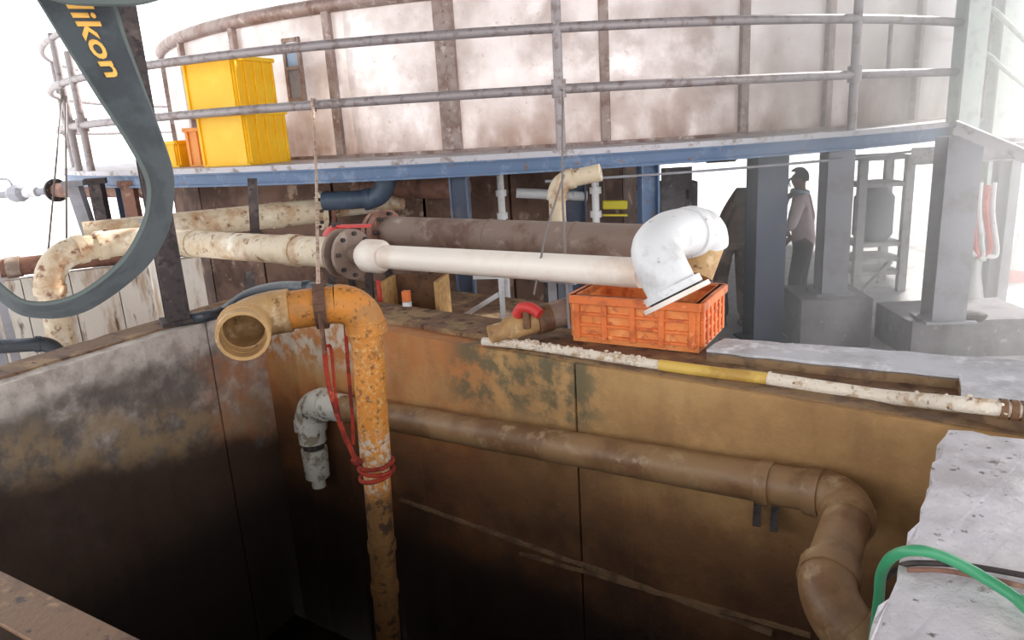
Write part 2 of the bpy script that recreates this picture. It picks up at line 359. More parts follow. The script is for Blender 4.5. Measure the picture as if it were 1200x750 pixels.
for s0, s1 in ((-.05, .42), (.432, SL+.3)):
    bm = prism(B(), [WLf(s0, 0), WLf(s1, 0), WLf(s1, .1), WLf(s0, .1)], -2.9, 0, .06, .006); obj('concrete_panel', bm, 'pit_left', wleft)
bm = prism(B(), [WLf(-.45, .1), WLf(SL+.3, .1), WLf(SL+.3, .32), WLf(-.45, .32)], -2.9, .012, .08, .006); obj('rim_course', bm, 'rim_dirty', wleft)
FU = (PC-PD).normalized(); FN = Vector((FU.y, -FU.x, 0))
wf = struct('wall_front')
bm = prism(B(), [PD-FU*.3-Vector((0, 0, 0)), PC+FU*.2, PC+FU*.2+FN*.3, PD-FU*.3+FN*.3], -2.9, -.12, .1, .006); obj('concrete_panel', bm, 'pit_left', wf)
# right ledge block, worn edge
RU = (PC-PB).normalized(); RN = Vector((-RU.y, RU.x, 0)); RN = RN if RN.x > 0 else -RN
wr = struct('wall_right')
e1 = on(1112, 503, .03); e2 = on(1204, 516, .03); far = e1+(e2-e1)*6
edge = [on(x, y, .03) for x, y in ((1112, 503), (1098, 520), (1104, 536), (1090, 556), (1084, 584), (1078, 612), (1062, 640), (1052, 668), (1042, 700), (1022, 730), (1016, 760))]
tail = on(1016, 760, .03)+RU*1.2
bm = prism(B(), edge+[tail, tail+RN*2.2, far], -2.9, .03, .05, .012); obj('concrete_block', bm, 'ledge', wr)
sl_ = thing('concrete_slab', 'long pale grey concrete slab running behind the orange crate towards the right edge', 'slab', on(960, 420, .02))
f0, f1, f2 = on(828, 410, .05), on(1124, 440, .05), on(1126, 466, .05)
b0, b1 = on(850, 396, .05), on(1215, 424, .05)
ext = on(1215, 486, .05)
bm = prism(B(), [f0, f1, f2, ext, ext+(b1-b0).normalized()*1.2, b1+(b1-b0).normalized()*1.2, b0], -1.29, .038, .08, .007); obj('slab_body', bm, 'groove', sl_)
bm = prism(B(), [f0, f1, f2, ext, ext+(b1-b0).normalized()*1.2, b1+(b1-b0).normalized()*1.2, b0], .03, .05, .08, .007); obj('slab_top', bm, 'slab', sl_)
bm = prism(B(), [W(S*.55, .03), W(S+1.3, .03), W(S+1.3, .13), W(S*.55, .13)], -.1, -.022, .08, .003); g = obj('groove_bed', bm, 'groove', wb)
bm = prism(B(), [q+Vector((0, 0, 0)) for q in (PA+Vector((-.3, .1, 0)), PB+Vector((.3, .0, 0)), PC+Vector((.1, -.2, 0)), PD+Vector((-.3, -.1, 0)))], -2.75, -2.3)
sg = obj('sludge', bm, 'sludge'); sg['kind'] = 'structure'

# foreground rusty beam along the near rim
fb = thing('rusted_beam', 'brown rusted steel beam along the near rim in the bottom left corner', 'beam', on(60, 720, -.05))
a = on(-60, 634, -.014); b = on(176, 749, -.014); d = (b-a).normalized(); sd_ = Vector((-d.y, d.x, 0))
a -= d*.6; b += d*.7
bm = bar(B(), a-sd_*.06-VZ*.02, b-sd_*.06-VZ*.02, .12, .012, bev=.003); obj('top_flange', bm, 'rustbeam', fb)
bm = bar(B(), a-sd_*.06-VZ*.09, b-sd_*.06-VZ*.09, .012, .12); obj('web', bm, 'rustbeam', fb)
bm = bar(B(), a-sd_*.06-VZ*.155, b-sd_*.06-VZ*.155, .12, .012, bev=.003); obj('bottom_flange', bm, 'rustbeam', fb)

# ================================================================== TANK, WALKWAY, RAILING
tk = thing('steel_tank', 'huge round stainless steel tank standing above the blue edged walkway', 'tank', (TK.x, TK.y, ZD))
RIBS = [-141, -128.4, -115.3, -103.6, -89.7, -76.9, -67.7, -54, -40, -26, -12]
aa = [-217, -202, -187, -172, -157]+RIBS+[2, 16]
for a0, a1 in zip(aa, aa[1:]):
    bm = B(); n = 10
    g = []
    for k in range(n+1):
        a = a0+.15+(a1-a0-.3)*k/n; rowv = []
        for j in range(7):
            z = ZD-.02+(ZR-ZD)*j/6
            Rb = RTK+.025*math.sin(PI*k/n)*math.sin(PI*j/6)+.006*noise.noise(Vector((a*.2, z*2, 1)))
            rowv.append(bm.verts.new(angT(a, Rb, z)))
        g.append(rowv)
    for k in range(n):
        for j in range(6): bm.faces.new((g[k][j], g[k+1][j], g[k+1][j+1], g[k][j+1]))
    bmesh.ops.solidify(bm, geom=list(bm.faces), thickness=.03); obj('wall_panel', bm, 'tank', tk, True)
for i, a in enumerate(aa[1:-1]):
    wide = abs(a+103.6) < .1
    bm = B(); hw = .10 if wide else .045
    obox(bm, angT(a, RTK+.03, (ZD+ZR)/2), axz(a), (.035, hw, (ZR-ZD)/2-.03), .008); rb = obj('rib', bm, 'rib', tk)
    if wide:
        for j in range(14):
            q = angT(a, RTK+.068, ZD+.1+(ZR-ZD-.2)*j/13); bm = B(); tube(bm, [q-axz(a)[0]*.01, q+axz(a)[0]*.012], .014, 6); obj('bolt', bm, 'rib', rb)
bm = B(); tube(bm, [angT(a, RTK+.03, ZR-.02) for a in range(-217, 17, 3)], .075, 10); obj('top_rim', bm, 'rib', tk, True)
bm = B(); sector(bm, RTK-.1, RTK+.05, -217, 16, ZD-.02, ZD+.035, 60, TK); obj('base_ring', bm, 'rib', tk)
bm = prism(B(), [angT(a, RTK-.1, 0) for a in range(0, 360, 10)], ZD-.12, ZD-.05); obj('tank_floor', bm, 'darksteel', tk)
# little gauge frame on the tank
gz = at(338, 85, 8.45); gd = (TC-Vector((gz.x, gz.y, 0))).normalized(); ga = -119.3
gc = angT(ga, RTK+.1, gz.z); gf = thing('gauge_frame', 'small framed level gauge fixed to the tank right of the yellow crates', 'gauge', gc-VZ*.3)
for sx in (-1, 1):
    bm = obox(B(), gc+axz(ga)[1]*.1*sx, axz(ga), (.02, .018, .32)); obj('side_bar', bm, 'rib', gf)
for sz in (-.30, .02, .30):
    bm = obox(B(), gc+VZ*sz, axz(ga), (.02, .1, .018)); obj('cross_bar', bm, 'rib', gf)
bm = obox(B(), gc-axz(ga)[0]*.01+VZ*.15, axz(ga), (.01, .08, .12)); obj('gauge_plate', bm, 'gauge', gf)
bm = obox(B(), gc-axz(ga)[0]*.01-VZ*.14, axz(ga), (.01, .08, .14)); obj('glass', bm, 'greysteel', gf)

wk = thing('walkway', 'curved steel walkway with blue edge channel around the big tank', 'walkway', (TC.x, TC.y, ZD-.2))
A0, A1 = -205, 0
for i in range(int((A1-A0)/7.5)):
    a0 = A0+i*7.5; bm = sector(B(), 5.6, RR+.02, a0+.05, a0+7.45, ZD-.03, ZD, 3); obj('deck_plate', bm, 'deck', wk)
bm = sector(B(), RR-.05, RR+.035, A0, A1, ZD-.045, ZD+.004, 70); obj('edge_nosing', bm, 'deck', wk)
bm = sector(B(), RR-.02, RR+.0, A0, A1, ZD-.165, ZD-.04, 70); sector(bm, RR-.1, RR+.03, A0, A1, ZD-.175, ZD-.155, 70); sector(bm, RR-.1, RR+.03, A0, A1, ZD-.06, ZD-.04, 70); obj('edge_channel', bm, 'bluesteel', wk)
for i in range(14):
    a = -200+i*15.2; bm = bar(B(), ang(a, 3.0, ZD-.19), ang(a, RR-.12, ZD-.13), .09, .12); obj('joist', bm, 'darkblue', wk)
bm = B(); tube(bm, [ang(a, RR-.05, ZD-.26) for a in range(-90, -48, 2)], .012, 8); obj('tie_rod', bm, 'greysteel', wk, True)

rl = thing('guard_railing', 'grey tubular guard railing curving around the outside of the walkway', 'railing', (TC.x, TC.y, ZD))
for nm, h in (('middle_rail', .51), ('top_rail', 1.0)):
    bm = B(); tube(bm, [ang(a/2, RR-.02, ZD+h) for a in range(-430, -40, 3)], .042, 10); obj(nm, bm, 'rail', rl, True)
bm = B(); tube(bm, [ang(a/2, RR-.02, ZD+1.5) for a in range(-340, -270, 3)], .036, 10); obj('upper_rail', bm, 'rail', rl, True)
for a, top in ((-139, 1.55), (-135, 1.3), (-88.8, 1.7), (-65.5, 1.6), (-42, 1.6), (-160, 1.5)):
    bm = B(); tube(bm, [ang(a, RR-.02, ZD), ang(a, RR-.02, ZD+top)], .042, 10)
    pst = obj('post', bm, 'rail', rl, True)
    bm = B(); q = ang(a, RR-.02, ZD+.51); tube(bm, [q-VZ*.07, q+VZ*.08], .064, 10); obj('clamp', bm, 'rail', pst, True)
a = -58.3
bm = B(); tube(bm, [ang(a, RR-.3, ZD+.55), ang(a, RR-.3, ZD+1.0)], .022, 8); obj('post', bm, 'rail', rl, True)
# ---- supports under the walkway
def ibeam(bm, base, top, wd, dp, t=.016, a=0):
    ax = axz(a); h = (top.z-base.z)/2; c = Vector((base.x, base.y, (top.z+base.z)/2))
    obox(bm, c, ax, (t/2, dp/2, h))
    for s in (-1, 1): obox(bm, c+ax[1]*dp/2*s, ax, (wd/2, t/2, h))
    return bm
def column(base, top, wd, dp, m, label, a=0, plate=True, name='support_column', group='steel columns'):
    base = Vector(base); c = thing(name, label, 'column', base, group)
    bm = ibeam(B(), base, Vector((base.x, base.y, top)), wd, dp, a=a); obj('shaft', bm, m, c)
    if plate:
        bm = obox(B(), base+VZ*.012, axz(a), (wd*.75, dp*.75, .012)); obj('base_plate', bm, m, c)
    return c
ZU = ZD-.18
for a, lab in ((-82.4, 'slim blue column under the walkway right of the cream bent pipe'), (-96.2, 'slim dark blue column under the walkway behind the big grey pipe'), (-130.2, 'slim dark blue column under the left end of the walkway')):
    p = ang(a, RR-.12, ZF); column(p, ZU, .15, .15, 'bluesteel' if a > -85 else 'darkblue', lab, a)
q = ang(-87, RR-.9, ZF); column(q, ZU, .22, .2, 'darkblue', 'blue column deeper under the tank between cream bent pipe and slim blue column', -87)
ca = on(893, 397, ZF); column(ca, ZU, .31, .28, 'darkblue', 'broad blue grey column just right of the orange crate', 4)
# pedestals
def pedestal(c, hx, hy, h, a, label, chip=False):
    t = thing('concrete_pedestal', label, 'pedestal', (c.x, c.y, ZF))
    ax = axz(a); bm = prism(B(), [c+ax[0]*hx*i+ax[1]*hy*j for i, j in ((-1, -1), (1, -1), (1, 1), (-1, 1))], ZF, ZF+h, .12, .008); obj('block', bm, 'plinth', t)
    return t
p1 = (on(940, 405, ZF)+on(1022, 408, ZF))/2; p1 = Vector((p1.x, p1.y+.32, 0))
pedestal(p1, .34, .36, .50, -6, 'square grey concrete pedestal under the middle column')
column((p1.x+.02, p1.y-.05, ZF+.50), ZU, .25, .24, 'greysteel', 'grey column standing on the square concrete pedestal', -4)
p2 = (on(1082, 420, ZF)+on(1200, 426, ZF))/2; p2 = Vector((p2.x+.12, p2.y+.5, 0))
pedestal(p2, .6, .4, .36, -4, 'low wide chipped concrete pedestal at the right edge')
cq = on(1104, 374, ZF+.36); column((cq.x, cq.y, ZF+.36), ZU+.1, .29, .26, 'greysteel', 'pale grey column standing on the low wide pedestal', -8)
bm = B(); bmesh.ops.create_icosphere(bm, subdivisions=2, radius=.09, matrix=Matrix.Translation((cq.x+.22, cq.y-.1, ZF+.40)) @ Matrix.Diagonal((1.5, 1, .6, 1)))
for v in bm.verts: v.co += Vector((noise.noise(v.co*12), noise.noise(v.co*12+Vector((4, 0, 0))), 0))*.03
tag(obj('rubble_sack', bm, 'darksteel', loc=(cq.x+.22, cq.y-.1, ZF+.37)), 'dark crumpled sack at the foot of the pale grey column', 'sack')
# tall columns on the right, above the deck
for (x, y, Y, hgt, wd, lab) in ((1128, 140, 8.0, 3.6, .22, 'pale green roof column rising at the right end of the tank'), (1166, 150, 8.7, 3.6, .18, 'faint pale column at the far right behind the bent rails')):
    q = at(x, y, Y); column((q.x, q.y, ZF), 5.2, wd, wd, 'palegreen', lab, 0, name='roof_column', group='roof columns')
for (x, y, lab) in ((1155, 376, 'left one of two thin posts behind the hanging red hoses'), (1168, 378, 'right one of two thin posts behind the hanging red hoses')):
    q = on(x, y-16, ZF); column((q.x, q.y, ZF), ZU-.02, .11, .11, 'greysteel', lab, 0, plate=False, name='thin_post', group='thin posts at right')
# dark column on the left rim
q = on(216, 380, .01); q = Vector((q.x-.06, q.y+.06, .012))
column(q, 5.2, .13, .13, 'darksteel', 'tall dark column standing on the left rim of the pit', 30, name='roof_column', group='roof columns')
wp = on(196, 372, -.1); c = thing('white_post', 'short white painted post behind the tall dark column', 'post', (wp.x-.12, wp.y+.25, -.5))
bm = obox(B(), (wp.x-.1, wp.y+.25, .02), axz(20), (.075, .03, .52), .006); obj('post_body', bm, 'whitewash', c)
bm = obox(B(), (wp.x-.1, wp.y+.25, .55), axz(20), (.085, .04, .012)); obj('cap', bm, 'greysteel', c)

# ================================================================== YELLOW CRATES on the walkway
def crate(name, label, cat, c, a, L_, W_, H_, m, mr, nrib, group, hol=True, rows=0):
    t = thing(name, label, cat, c, group); ax = axz(a); c = Vector(c); th = .018
    for sgn, axi, half, dist in ((-1, 0, L_/2, W_/2), (1, 0, L_/2, W_/2), (-1, 1, W_/2, L_/2), (1, 1, W_/2, L_/2)):
        e = ax[axi]; nn = ax[1-axi]*sgn
        p = c+nn*(dist-th/2)+VZ*H_/2
        bm = obox(B(), p, (e, nn, VZ), (half-(th if axi else 0), th/2, H_/2)); sd = obj('side_panel', bm, m, t)
        k = nrib[axi]
        for i in range(k):
            u = -half+.03+(2*half-.06)*i/(k-1)
            bm = obox(B(), p+e*u+nn*(th/2+.009), (e, nn, VZ), (.014, .009, H_/2-.02), .003); obj('rib', bm, mr, sd)
        for j in range(rows):
            z = -H_/2+.035+(H_-.07)*j/(rows-1)
            bm = obox(B(), p+VZ*z+nn*(th/2+.006), (e, nn, VZ), (half-.01, .006, .008), .002); obj('slat', bm, mr, sd)
        bm = obox(B(), c+nn*(dist+.004)+VZ*(H_-.02), (e, nn, VZ), (half+.012, .022, .02), .004); obj('rim', bm, mr, t)
    bm = obox(B(), c+VZ*.01, ax, (L_/2-th, W_/2-th, .01)); obj('base', bm, m, t)
    return t
yc = on(266, 195, ZD); ya = math.degrees(math.atan2(yc.y-TC.y, yc.x-TC.x)); yc = ang(ya, RR-.62, ZD+.002)
va = math.degrees(math.atan2(yc.y, yc.x))            # view azimuth
CA = va-90-43
yc = yc + Vector((-.04, .0, 0))
crate('plastic_crate', 'bright yellow plastic crate at the bottom of the stack on the walkway', 'crate', yc, CA, .62, .60, .515, 'yellow', 'yellow', (2, 5), 'yellow crates on the walkway')
crate('plastic_crate', 'bright yellow plastic crate on top of the stack on the walkway', 'crate', yc+VZ*.519+Vector((-.06, 0, 0)), CA+3, .62, .60, .515, 'yellow', 'yellow', (2, 5), 'yellow crates on the walkway')
q = ang(ya-5.6, RR-.72, ZD+.002); crate('plastic_crate', 'dull orange plastic crate behind the yellow stack, partly hidden', 'crate', q, CA+8, .4, .4, .40, 'orangebox', 'orangebox', (4, 3), 'yellow crates on the walkway')
q = ang(ya-10.4, RR-.6, ZD+.002); crate('plastic_crate', 'small yellow crate showing on the left of the black camera strap', 'crate', q, CA, .45, .4, .28, 'yellow', 'yellow', (4, 3), 'yellow crates on the walkway')
# beige cladding beyond the tank rim
q = at(320, 0, 23); ct = thing('clad_hut', 'beige clad hut top showing above the tank rim', 'hut', (q.x, q.y, 0))
bm = obox(B(), (q.x+1.6, q.y, 2.2), axz(0), (1.9, 1, 2.2)); obj('cladding', bm, 'beige', ct)
bm = obox(B(), (q.x+1.6, q.y, 4.45), axz(0), (2.1, 1.2, .05)); obj('roof', bm, 'beige', ct)

# ================================================================== PIPES BEHIND THE PIT
def P_(x, y, o): return wl(x, y, o)
# main pipe over the back rim: cream, flange, white
mp = thing('cream_pipe', 'long rust flecked cream pipe with elbow, left of the bolted flange', 'pipe', wl(220, 288, .15))
c0, c1 = wl(400, 297, .15), wl(156, 281, .15)
c2 = dep(50, 300, 5.5); c3 = Vector((c2.x+.0, c2.y, ZF))
pipeline(mp, [c0, c1, c2, c3], .095, 'cream', R=.26, collars=[(0, .2, 'cream', 1.08, .12), (0, .72, 'cream', 1.08, .1)])
d = (wl(745, 320, .15)-c0).normalized()
disc_ring(mp, 'flange', c0+d*.01, d, .15, .025, 'greypipe', 0)
wp_ = thing('white_pipe', 'straight white plastic pipe running right from the bolted flange', 'pipe', wl(560, 308, .15))
c4 = wl(428, 299.5, .15); c5 = wl(752, 320, .15)
disc_ring(wp_, 'flange', c0+d*.10, d, .15, .025, 'greypipe', 8)
bm = tube(B(), [c0+d*.1, c4], .055, 14); obj('neck', bm, 'greypipe', wp_, True)
bm = tube(B(), [c4-d*.02, c4+d*.02, c4+d*.13, c4+d*.16], [.075, .098, .098, .078], 20); obj('socket', bm, 'white', wp_, True)
bm = tube(B(), [c4.lerp(c5, k/6) for k in range(7)], .068, 20); obj('pipe_run', bm, 'white', wp_, True)
# big grey pipe behind
gp = thing('grey_brown_pipe', 'thick grey brown pipe running behind the white pipe', 'pipe', wl(600, 278, 1.0))
g0, g1 = wl(452, 272, 1.0), wl(765, 287, 1.0); gdv = (g1-g0).normalized()
pipeline(gp, [g0, g1+gdv*.2], .115, 'greypipe', collars=[(0, .42, 'greypipe', 1.04, .02), (0, .7, 'greypipe', 1.04, .02)])
disc_ring(gp, 'flange', g0, gdv, .165, .05, 'brownpipe', 8)
disc_ring(gp, 'flange', g0-gdv*.08, gdv, .15, .04, 'brownpipe', 0)
# upper brown pipe under the walkway
up = thing('brown_pipe', 'long red brown rusted pipe hung just under the walkway', 'pipe', on(300, 222, .5))
u0, u1 = on(66, 223, .50), on(545, 220, .50); pipeline(up, [u0, u1], .105, 'brownpipe', collars=[(0, .3, 'brownpipe', 1.12, .05), (0, .62, 'brownpipe', 1.12, .05)])
ud = (u1-u0).normalized(); disc_ring(up, 'flange', u0, ud, .17, .05, 'darksteel', 8)
vr = thing('valve_union', 'grey pipe union and thin rod left of the brown flange', 'valve', u0-ud*.8)
r0 = at(-30, 231, u0.y+.4); bm = tube(B(), [u0-ud*.04, r0], .055, 12); obj('rod', bm, 'greysteel', vr, True)
m_ = (u0-ud*.04).lerp(r0, .45); dd = (r0-u0).normalized(); bm = tube(B(), [m_-dd*.16, m_-dd*.08, m_+dd*.08, m_+dd*.16], [.08, .13, .13, .08], 8); obj('union_nut', bm, 'greysteel', vr)
m_ = u0.lerp(r0, .30); bm = tube(B(), [m_-dd*.12, m_+dd*.12], .075, 12); obj('sleeve', bm, 'whitefit', vr, True)
bm = tube(B(), spline([u0.lerp(r0, .5)+VZ*.1, u0.lerp(r0, .55)+VZ*.22, u0.lerp(r0, .8)+VZ*.24], 5), .02, 8); obj('lever', bm, 'greysteel', vr, True)
# second cream pipe
sp = thing('cream_pipe', 'upper cream pipe with flange below the brown pipe', 'pipe', on(300, 255, .36))
s0, s1 = on(176, 268, .36), on(374, 247, .36); sdv = (s1-s0).normalized()
pipeline(sp, [s0-sdv*.5, s1], .115, 'cream', collars=[(0, .8, 'cream', 1.06, .1)])
disc_ring(sp, 'flange', s1+sdv*.02, sdv, .185, .04, 'cream', 8)
disc_ring(sp, 'flange', s1+sdv*.09, sdv, .185, .04, 'brownpipe', 0)
pipeline(sp, [s1+sdv*.1, s1+sdv*.85], .08, 'cream')
# blue bent pipe
bp = thing('blue_pipe', 'dark blue bent pipe rising to the walkway', 'pipe', on(420, 243, .42))
b0_ = s1+sdv*.1+Vector((0, -.2, .10)); bq = at(452, 240, b0_.y-.05)
pipeline(bp, [b0_, Vector((bq.x, bq.y, b0_.z)), Vector((bq.x+.02, bq.y, ZU))], .085, 'bluehose', R=.24)
# cream small bent pipe
fp = thing('bent_cream_pipe', 'slender cream pipe bending right under the walkway', 'pipe', at(655, 262, 6.1))
pipeline(fp, [at(654, 268, 6.1), at(652, 213, 6.1), at(704, 202, 6.0)], .07, 'cream', R=.14)
# clutter of thin verticals under the tank
for i, (x, y0, y1, Y, m, lab) in enumerate((
        (586, 208, 258, 7.2, 'whitefit', 'thin white standpipe under the tank left of the cream bent pipe'),
        (697, 200, 258, 6.9, 'whitefit', 'thin pale standpipe right of the cream bent pipe'),
        (751, 192, 256, 6.9, 'brownpipe', 'thin rust coloured standpipe beside the slim blue column'))):
    a, b = at(x, y1+20, Y), at(x, y0, Y); t = thing('standpipe', lab, 'pipe', (a.x, a.y, ZF), 'standpipes under the tank')
    a = Vector((b.x, b.y, ZF)); b = Vector((b.x, b.y, ZD-.2)); bm = tube(B(), [a, b], .035, 10); obj('pipe_run', bm, m, t, True)
    for z in (.2, .42):
        bm = tube(B(), [Vector((a.x, a.y, z-.03)), Vector((a.x, a.y, z+.03))], .055, 10); obj('coupling', bm, m, t, True)
a, b = at(605, 226, 7.4), at(735, 234, 7.4); t = thing('pale_pipe', 'pale horizontal pipe under the tank behind the thin standpipes', 'pipe', a)
pipeline(t, [a, at(688, 230, 7.4)], .05, 'whitefit')
t = thing('yellow_bar', 'short bright yellow bar under the tank', 'bar', b); bm = bar(B(), at(706, 240, 7.6), at(735, 240, 7.6), .06, .09, bev=.01); obj('bar_body', bm, 'chartreuse', t)
bm = bar(B(), at(706, 252, 7.6), at(735, 252, 7.6), .05, .02); obj('lower_strip', bm, 'chartreuse', t)
for x in (708, 733):
    q = at(x, 240, 7.6); bm = tube(B(), [q, Vector((q.x, q.y, ZD-.12))], .008, 6); obj('hanger_rod', bm, 'wire', t, True)
# rusty base drum under the tank
t = thing('tank_base', 'rusty brown round base wall under the tank behind the pipes', 'base', (-1.3, 11.0, ZF))
n = 22
for k in range(n):
    a0, a1 = 2*PI*k/n, 2*PI*(k+.97)/n; bm = B()
    q = [Vector((-1.3+r*math.cos(a), 11.0+r*math.sin(a), 0)) for r, a in ((3.3, a0), (3.3, a1), (3.15, a1), (3.15, a0))]
    prism(bm, q, ZF, ZD-.2); obj('wall_segment', bm, 'rustwall', t)

# valve cluster: red handwheel body behind the flange
t = thing('red_valve', 'red valve body and handle above the bolted flange', 'valve', wl(392, 285, .3))
q = wl(396, 280, .3); bm = tube(B(), [q-d*.09, q-d*.05, q+d*.05, q+d*.09], [.05, .085, .085, .05], 12); obj('valve_body', bm, 'red', t, True)
bm = bar(B(), q+VZ*.08-d*.02, q+VZ*.09+d*.30, .04, .018); obj('lever', bm, 'red', t)
bm = tube(B(), [q+VZ*.02, q+VZ*.1], .03, 10); obj('stem', bm, 'darksteel', t, True)
# stub pipe with red valve on the rim
t = thing('rim_stub_pipe', 'rusty orange stub pipe lying on the rim left of the orange crate', 'pipe', on(590, 392, 0))
a, b = on(574, 392, .055), on(640, 372, .10); dv = (b-a).normalized()
bm = tube(B(), [a, a+dv*.07, a+dv*.10, b], [.045, .045, .06, .06], 16); obj('pipe_run', bm, 'tanpipe', t, True)
bm = tube(B(), [b-dv*.06, b+dv*.02], .075, 16); obj('coupling', bm, 'rustbeam', t, True)
bm = tube(B(), [b+dv*.02, b+dv*.16], .07, 16); obj('pipe_end', bm, 'greypipe', t, True)
q = on(617, 364, .17); bm = tube(B(), spline([q-WU*.06-VZ*.03, q-WU*.03+VZ*.01, q+WU*.03+VZ*.015, q+WU*.08-VZ*.01], 4), .028, 10); obj('valve_handle', bm, 'red', t, True, 'red valve handle')
bm = tube(B(), [q-VZ*.09, q], .02, 10); obj('valve_stem', bm, 'rustbeam', t, True)
# blue grey plate and post behind the stub
t = thing('pipe_stand', 'grey steel stand holding the pipes behind the red valve handle', 'stand', on(655, 375, -.1))
for x in (652, 664):
    q = wl(x, 372, .75); bm = obox(B(), (q.x, q.y, (-.25+.16)/2+.0), axz(-37), (.03, .03, .21)); obj('leg', bm, 'greysteel' if x < 660 else 'darkblue', t)
q = wl(658, 330, .75); bm = obox(B(), (q.x, q.y, .18), axz(-37), (.12, .05, .02)); obj('saddle', bm, 'greysteel', t)

# apron behind the back wall that carries the stands
bm = prism(B(), [W(-1.2, .45), W(2.2, .45), W(2.2, 1.7), W(-1.2, 1.7)], -1.29, -.25, .15, .006)
tag(obj('concrete_apron', bm, 'rim_dirty', loc=W(.8, 1.0, -1.29)), 'dark raised concrete apron behind the back rim under the pipes', 'apron')
for (s, o, lab) in ((.45, .42, 'left dark pipe trestle beneath the cream pipe'), (1.55, .95, 'dark trestle under the thick grey pipe, left of the white frame'), (2.05, .98, 'dark trestle under the thick grey pipe near the crate'), (-.35, .75, 'dark trestle under the cream pipe near the black hose')):
    q = W(s, o+.25, 0); zt = .14 if o > .5 else .2; t = thing('pipe_trestle', lab, 'trestle', (q.x, q.y, -.25), 'pipe trestles')
    for e in (-1, 1):
        bm = bar(B(), q+WN*.11*e-VZ*.25, q+WN*.09*e+VZ*zt, .05, .05); obj('leg', bm, 'darksteel', t)
    bm = bar(B(), q-WN*.15+VZ*(zt+.02), q+WN*.15+VZ*(zt+.02), .06, .04); obj('cross_bar', bm, 'darksteel', t)
# timber box and white frame
q = wl(488, 352, .75); t = thing('timber_box', 'open timber box with brown panel on the apron', 'box', (q.x, q.y, -.25))
bx = axz(-12)
for e in (-1, 1):
    bm = obox(B(), (q.x+bx[0].x*.19*e, q.y+bx[0].y*.19*e, -.08), bx, (.012, .14, .17)); obj('end_board', bm, 'wood', t)
bm = obox(B(), (q.x+bx[1].x*.13, q.y+bx[1].y*.13, -.06), bx, (.18, .01, .15)); obj('back_board', bm, 'rustbeam', t)
bm = obox(B(), (q.x-bx[1].x*.13, q.y-bx[1].y*.13, -.19), bx, (.19, .012, .035)); obj('front_board', bm, 'wood', t)
bm = obox(B(), (q.x-bx[0].x*.2-bx[1].x*.15, q.y-bx[0].y*.2-bx[1].y*.15, -.06), bx, (.012, .008, .17)); obj('edge_strip', bm, 'red', t)
bm = obox(B(), (q.x, q.y, -.22), bx, (.18, .13, .012)); obj('bottom_board', bm, 'wood', t)
q = wl(572, 356, .9); t = thing('white_trestle', 'small white trestle with a sloping stay on the apron', 'trestle', (q.x, q.y, -.25))
bm = bar(B(), q+WU*.12+VZ*(-.25-q.z), q+WU*.12+VZ*(.14-q.z), .035, .035); obj('upright', bm, 'whitefit', t)
bm = bar(B(), q-WU*.25+VZ*(-.2-q.z), q+WU*.1+VZ*(.0-q.z), .03, .03); obj('stay', bm, 'whitefit', t)
bm = bar(B(), q-WU*.1+VZ*(.10-q.z), q+WU*.12+VZ*(.12-q.z), .03, .03); obj('arm', bm, 'whitefit', t)
q = wl(476, 345, .42); t = thing('marker_post', 'small white and orange striped marker post', 'post', (q.x, q.y, -.25))
for k in range(5):
    bm = obox(B(), (q.x, q.y, -.22+.07*k), bx, (.022, .022, .033)); obj('band', bm, 'orangeedge' if k % 2 == 0 else 'whitefit', t)

# left background: whitewashed low wall, posts, brown pipes
q0, q1 = on(92, 420, -.35), on(245, 372, -.35)
a = Vector((-4.65, 5.7, 0)); b = Vector((-2.75, 6.55, 0)); dv = (b-a).normalized(); nv = Vector((-dv.y, dv.x, 0))
t = thing('low_wall', 'streaked whitewashed low wall beyond the left rim', 'wall', ((a+b)/2+VZ*ZF))
for k in range(6):
    u0_, u1_ = k/6+.002, (k+1)/6-.002
    bm = prism(B(), [a.lerp(b, u0_), a.lerp(b, u1_), a.lerp(b, u1_)+nv*.12, a.lerp(b, u0_)+nv*.12], ZF, .04+.03*random.random(), .1, .006); obj('panel', bm, 'whitewash', t)
t = thing('capping_pipe', 'brown rusty pipe lying along the whitewashed low wall', 'pipe', (a+b)/2+VZ*.1); pipeline(t, [a-dv*.1+nv*.05+VZ*.155, b+nv*.05+VZ*.155], .075, 'brownpipe', collars=[(0, .35, 'greypipe', 1.15, .1)])
t = thing('tan_standpipe', 'short tan vertical pipe between the cream standpipe and the low wall', 'pipe', (a-dv*.12+VZ*ZF)); q = a-dv*.14; pipeline(t, [Vector((q.x, q.y, ZF)), Vector((q.x, q.y, .02))], .07, 'tanpipe')
for x, lab in ((6, 'grey fence post at the left edge of the picture'), (21, 'grey fence post beside the black hanging strap loop'),):
    q = at(x, 430, 5.4); t = thing('fence_post', lab, 'post', (q.x, q.y, ZF), 'fence posts'); top = at(x, 292, 5.4)
    bm = obox(B(), (q.x, q.y, (ZF+top.z)/2), axz(30), (.028, .028, (top.z-ZF)/2)); obj('post_body', bm, 'greysteel', t)
    bm = obox(B(), (q.x, q.y, top.z), axz(30), (.036, .036, .01)); obj('cap', bm, 'greysteel', t)
q = at(10, 385, 6.4); t = thing('corrugated_fence', 'pale corrugated sheet fence at the left edge', 'fence', (q.x-.6, q.y, ZF))
for k in range(9):
    x = q.x-1.7+k*.22; bm = tube(B(), [Vector((x, q.y+.1*(k % 2), ZF)), Vector((x, q.y+.1*(k % 2), .1))], .12, 8); obj('corrugation', bm, 'whitewash', t, True)
a, b = at(-30, 408, 5.0), at(66, 402, 5.2); t = thing('black_pipe', 'black pipe low at the left edge', 'pipe', a); pipeline(t, [a, b, b+VZ*-.8], .05, 'blackhose', R=.12)
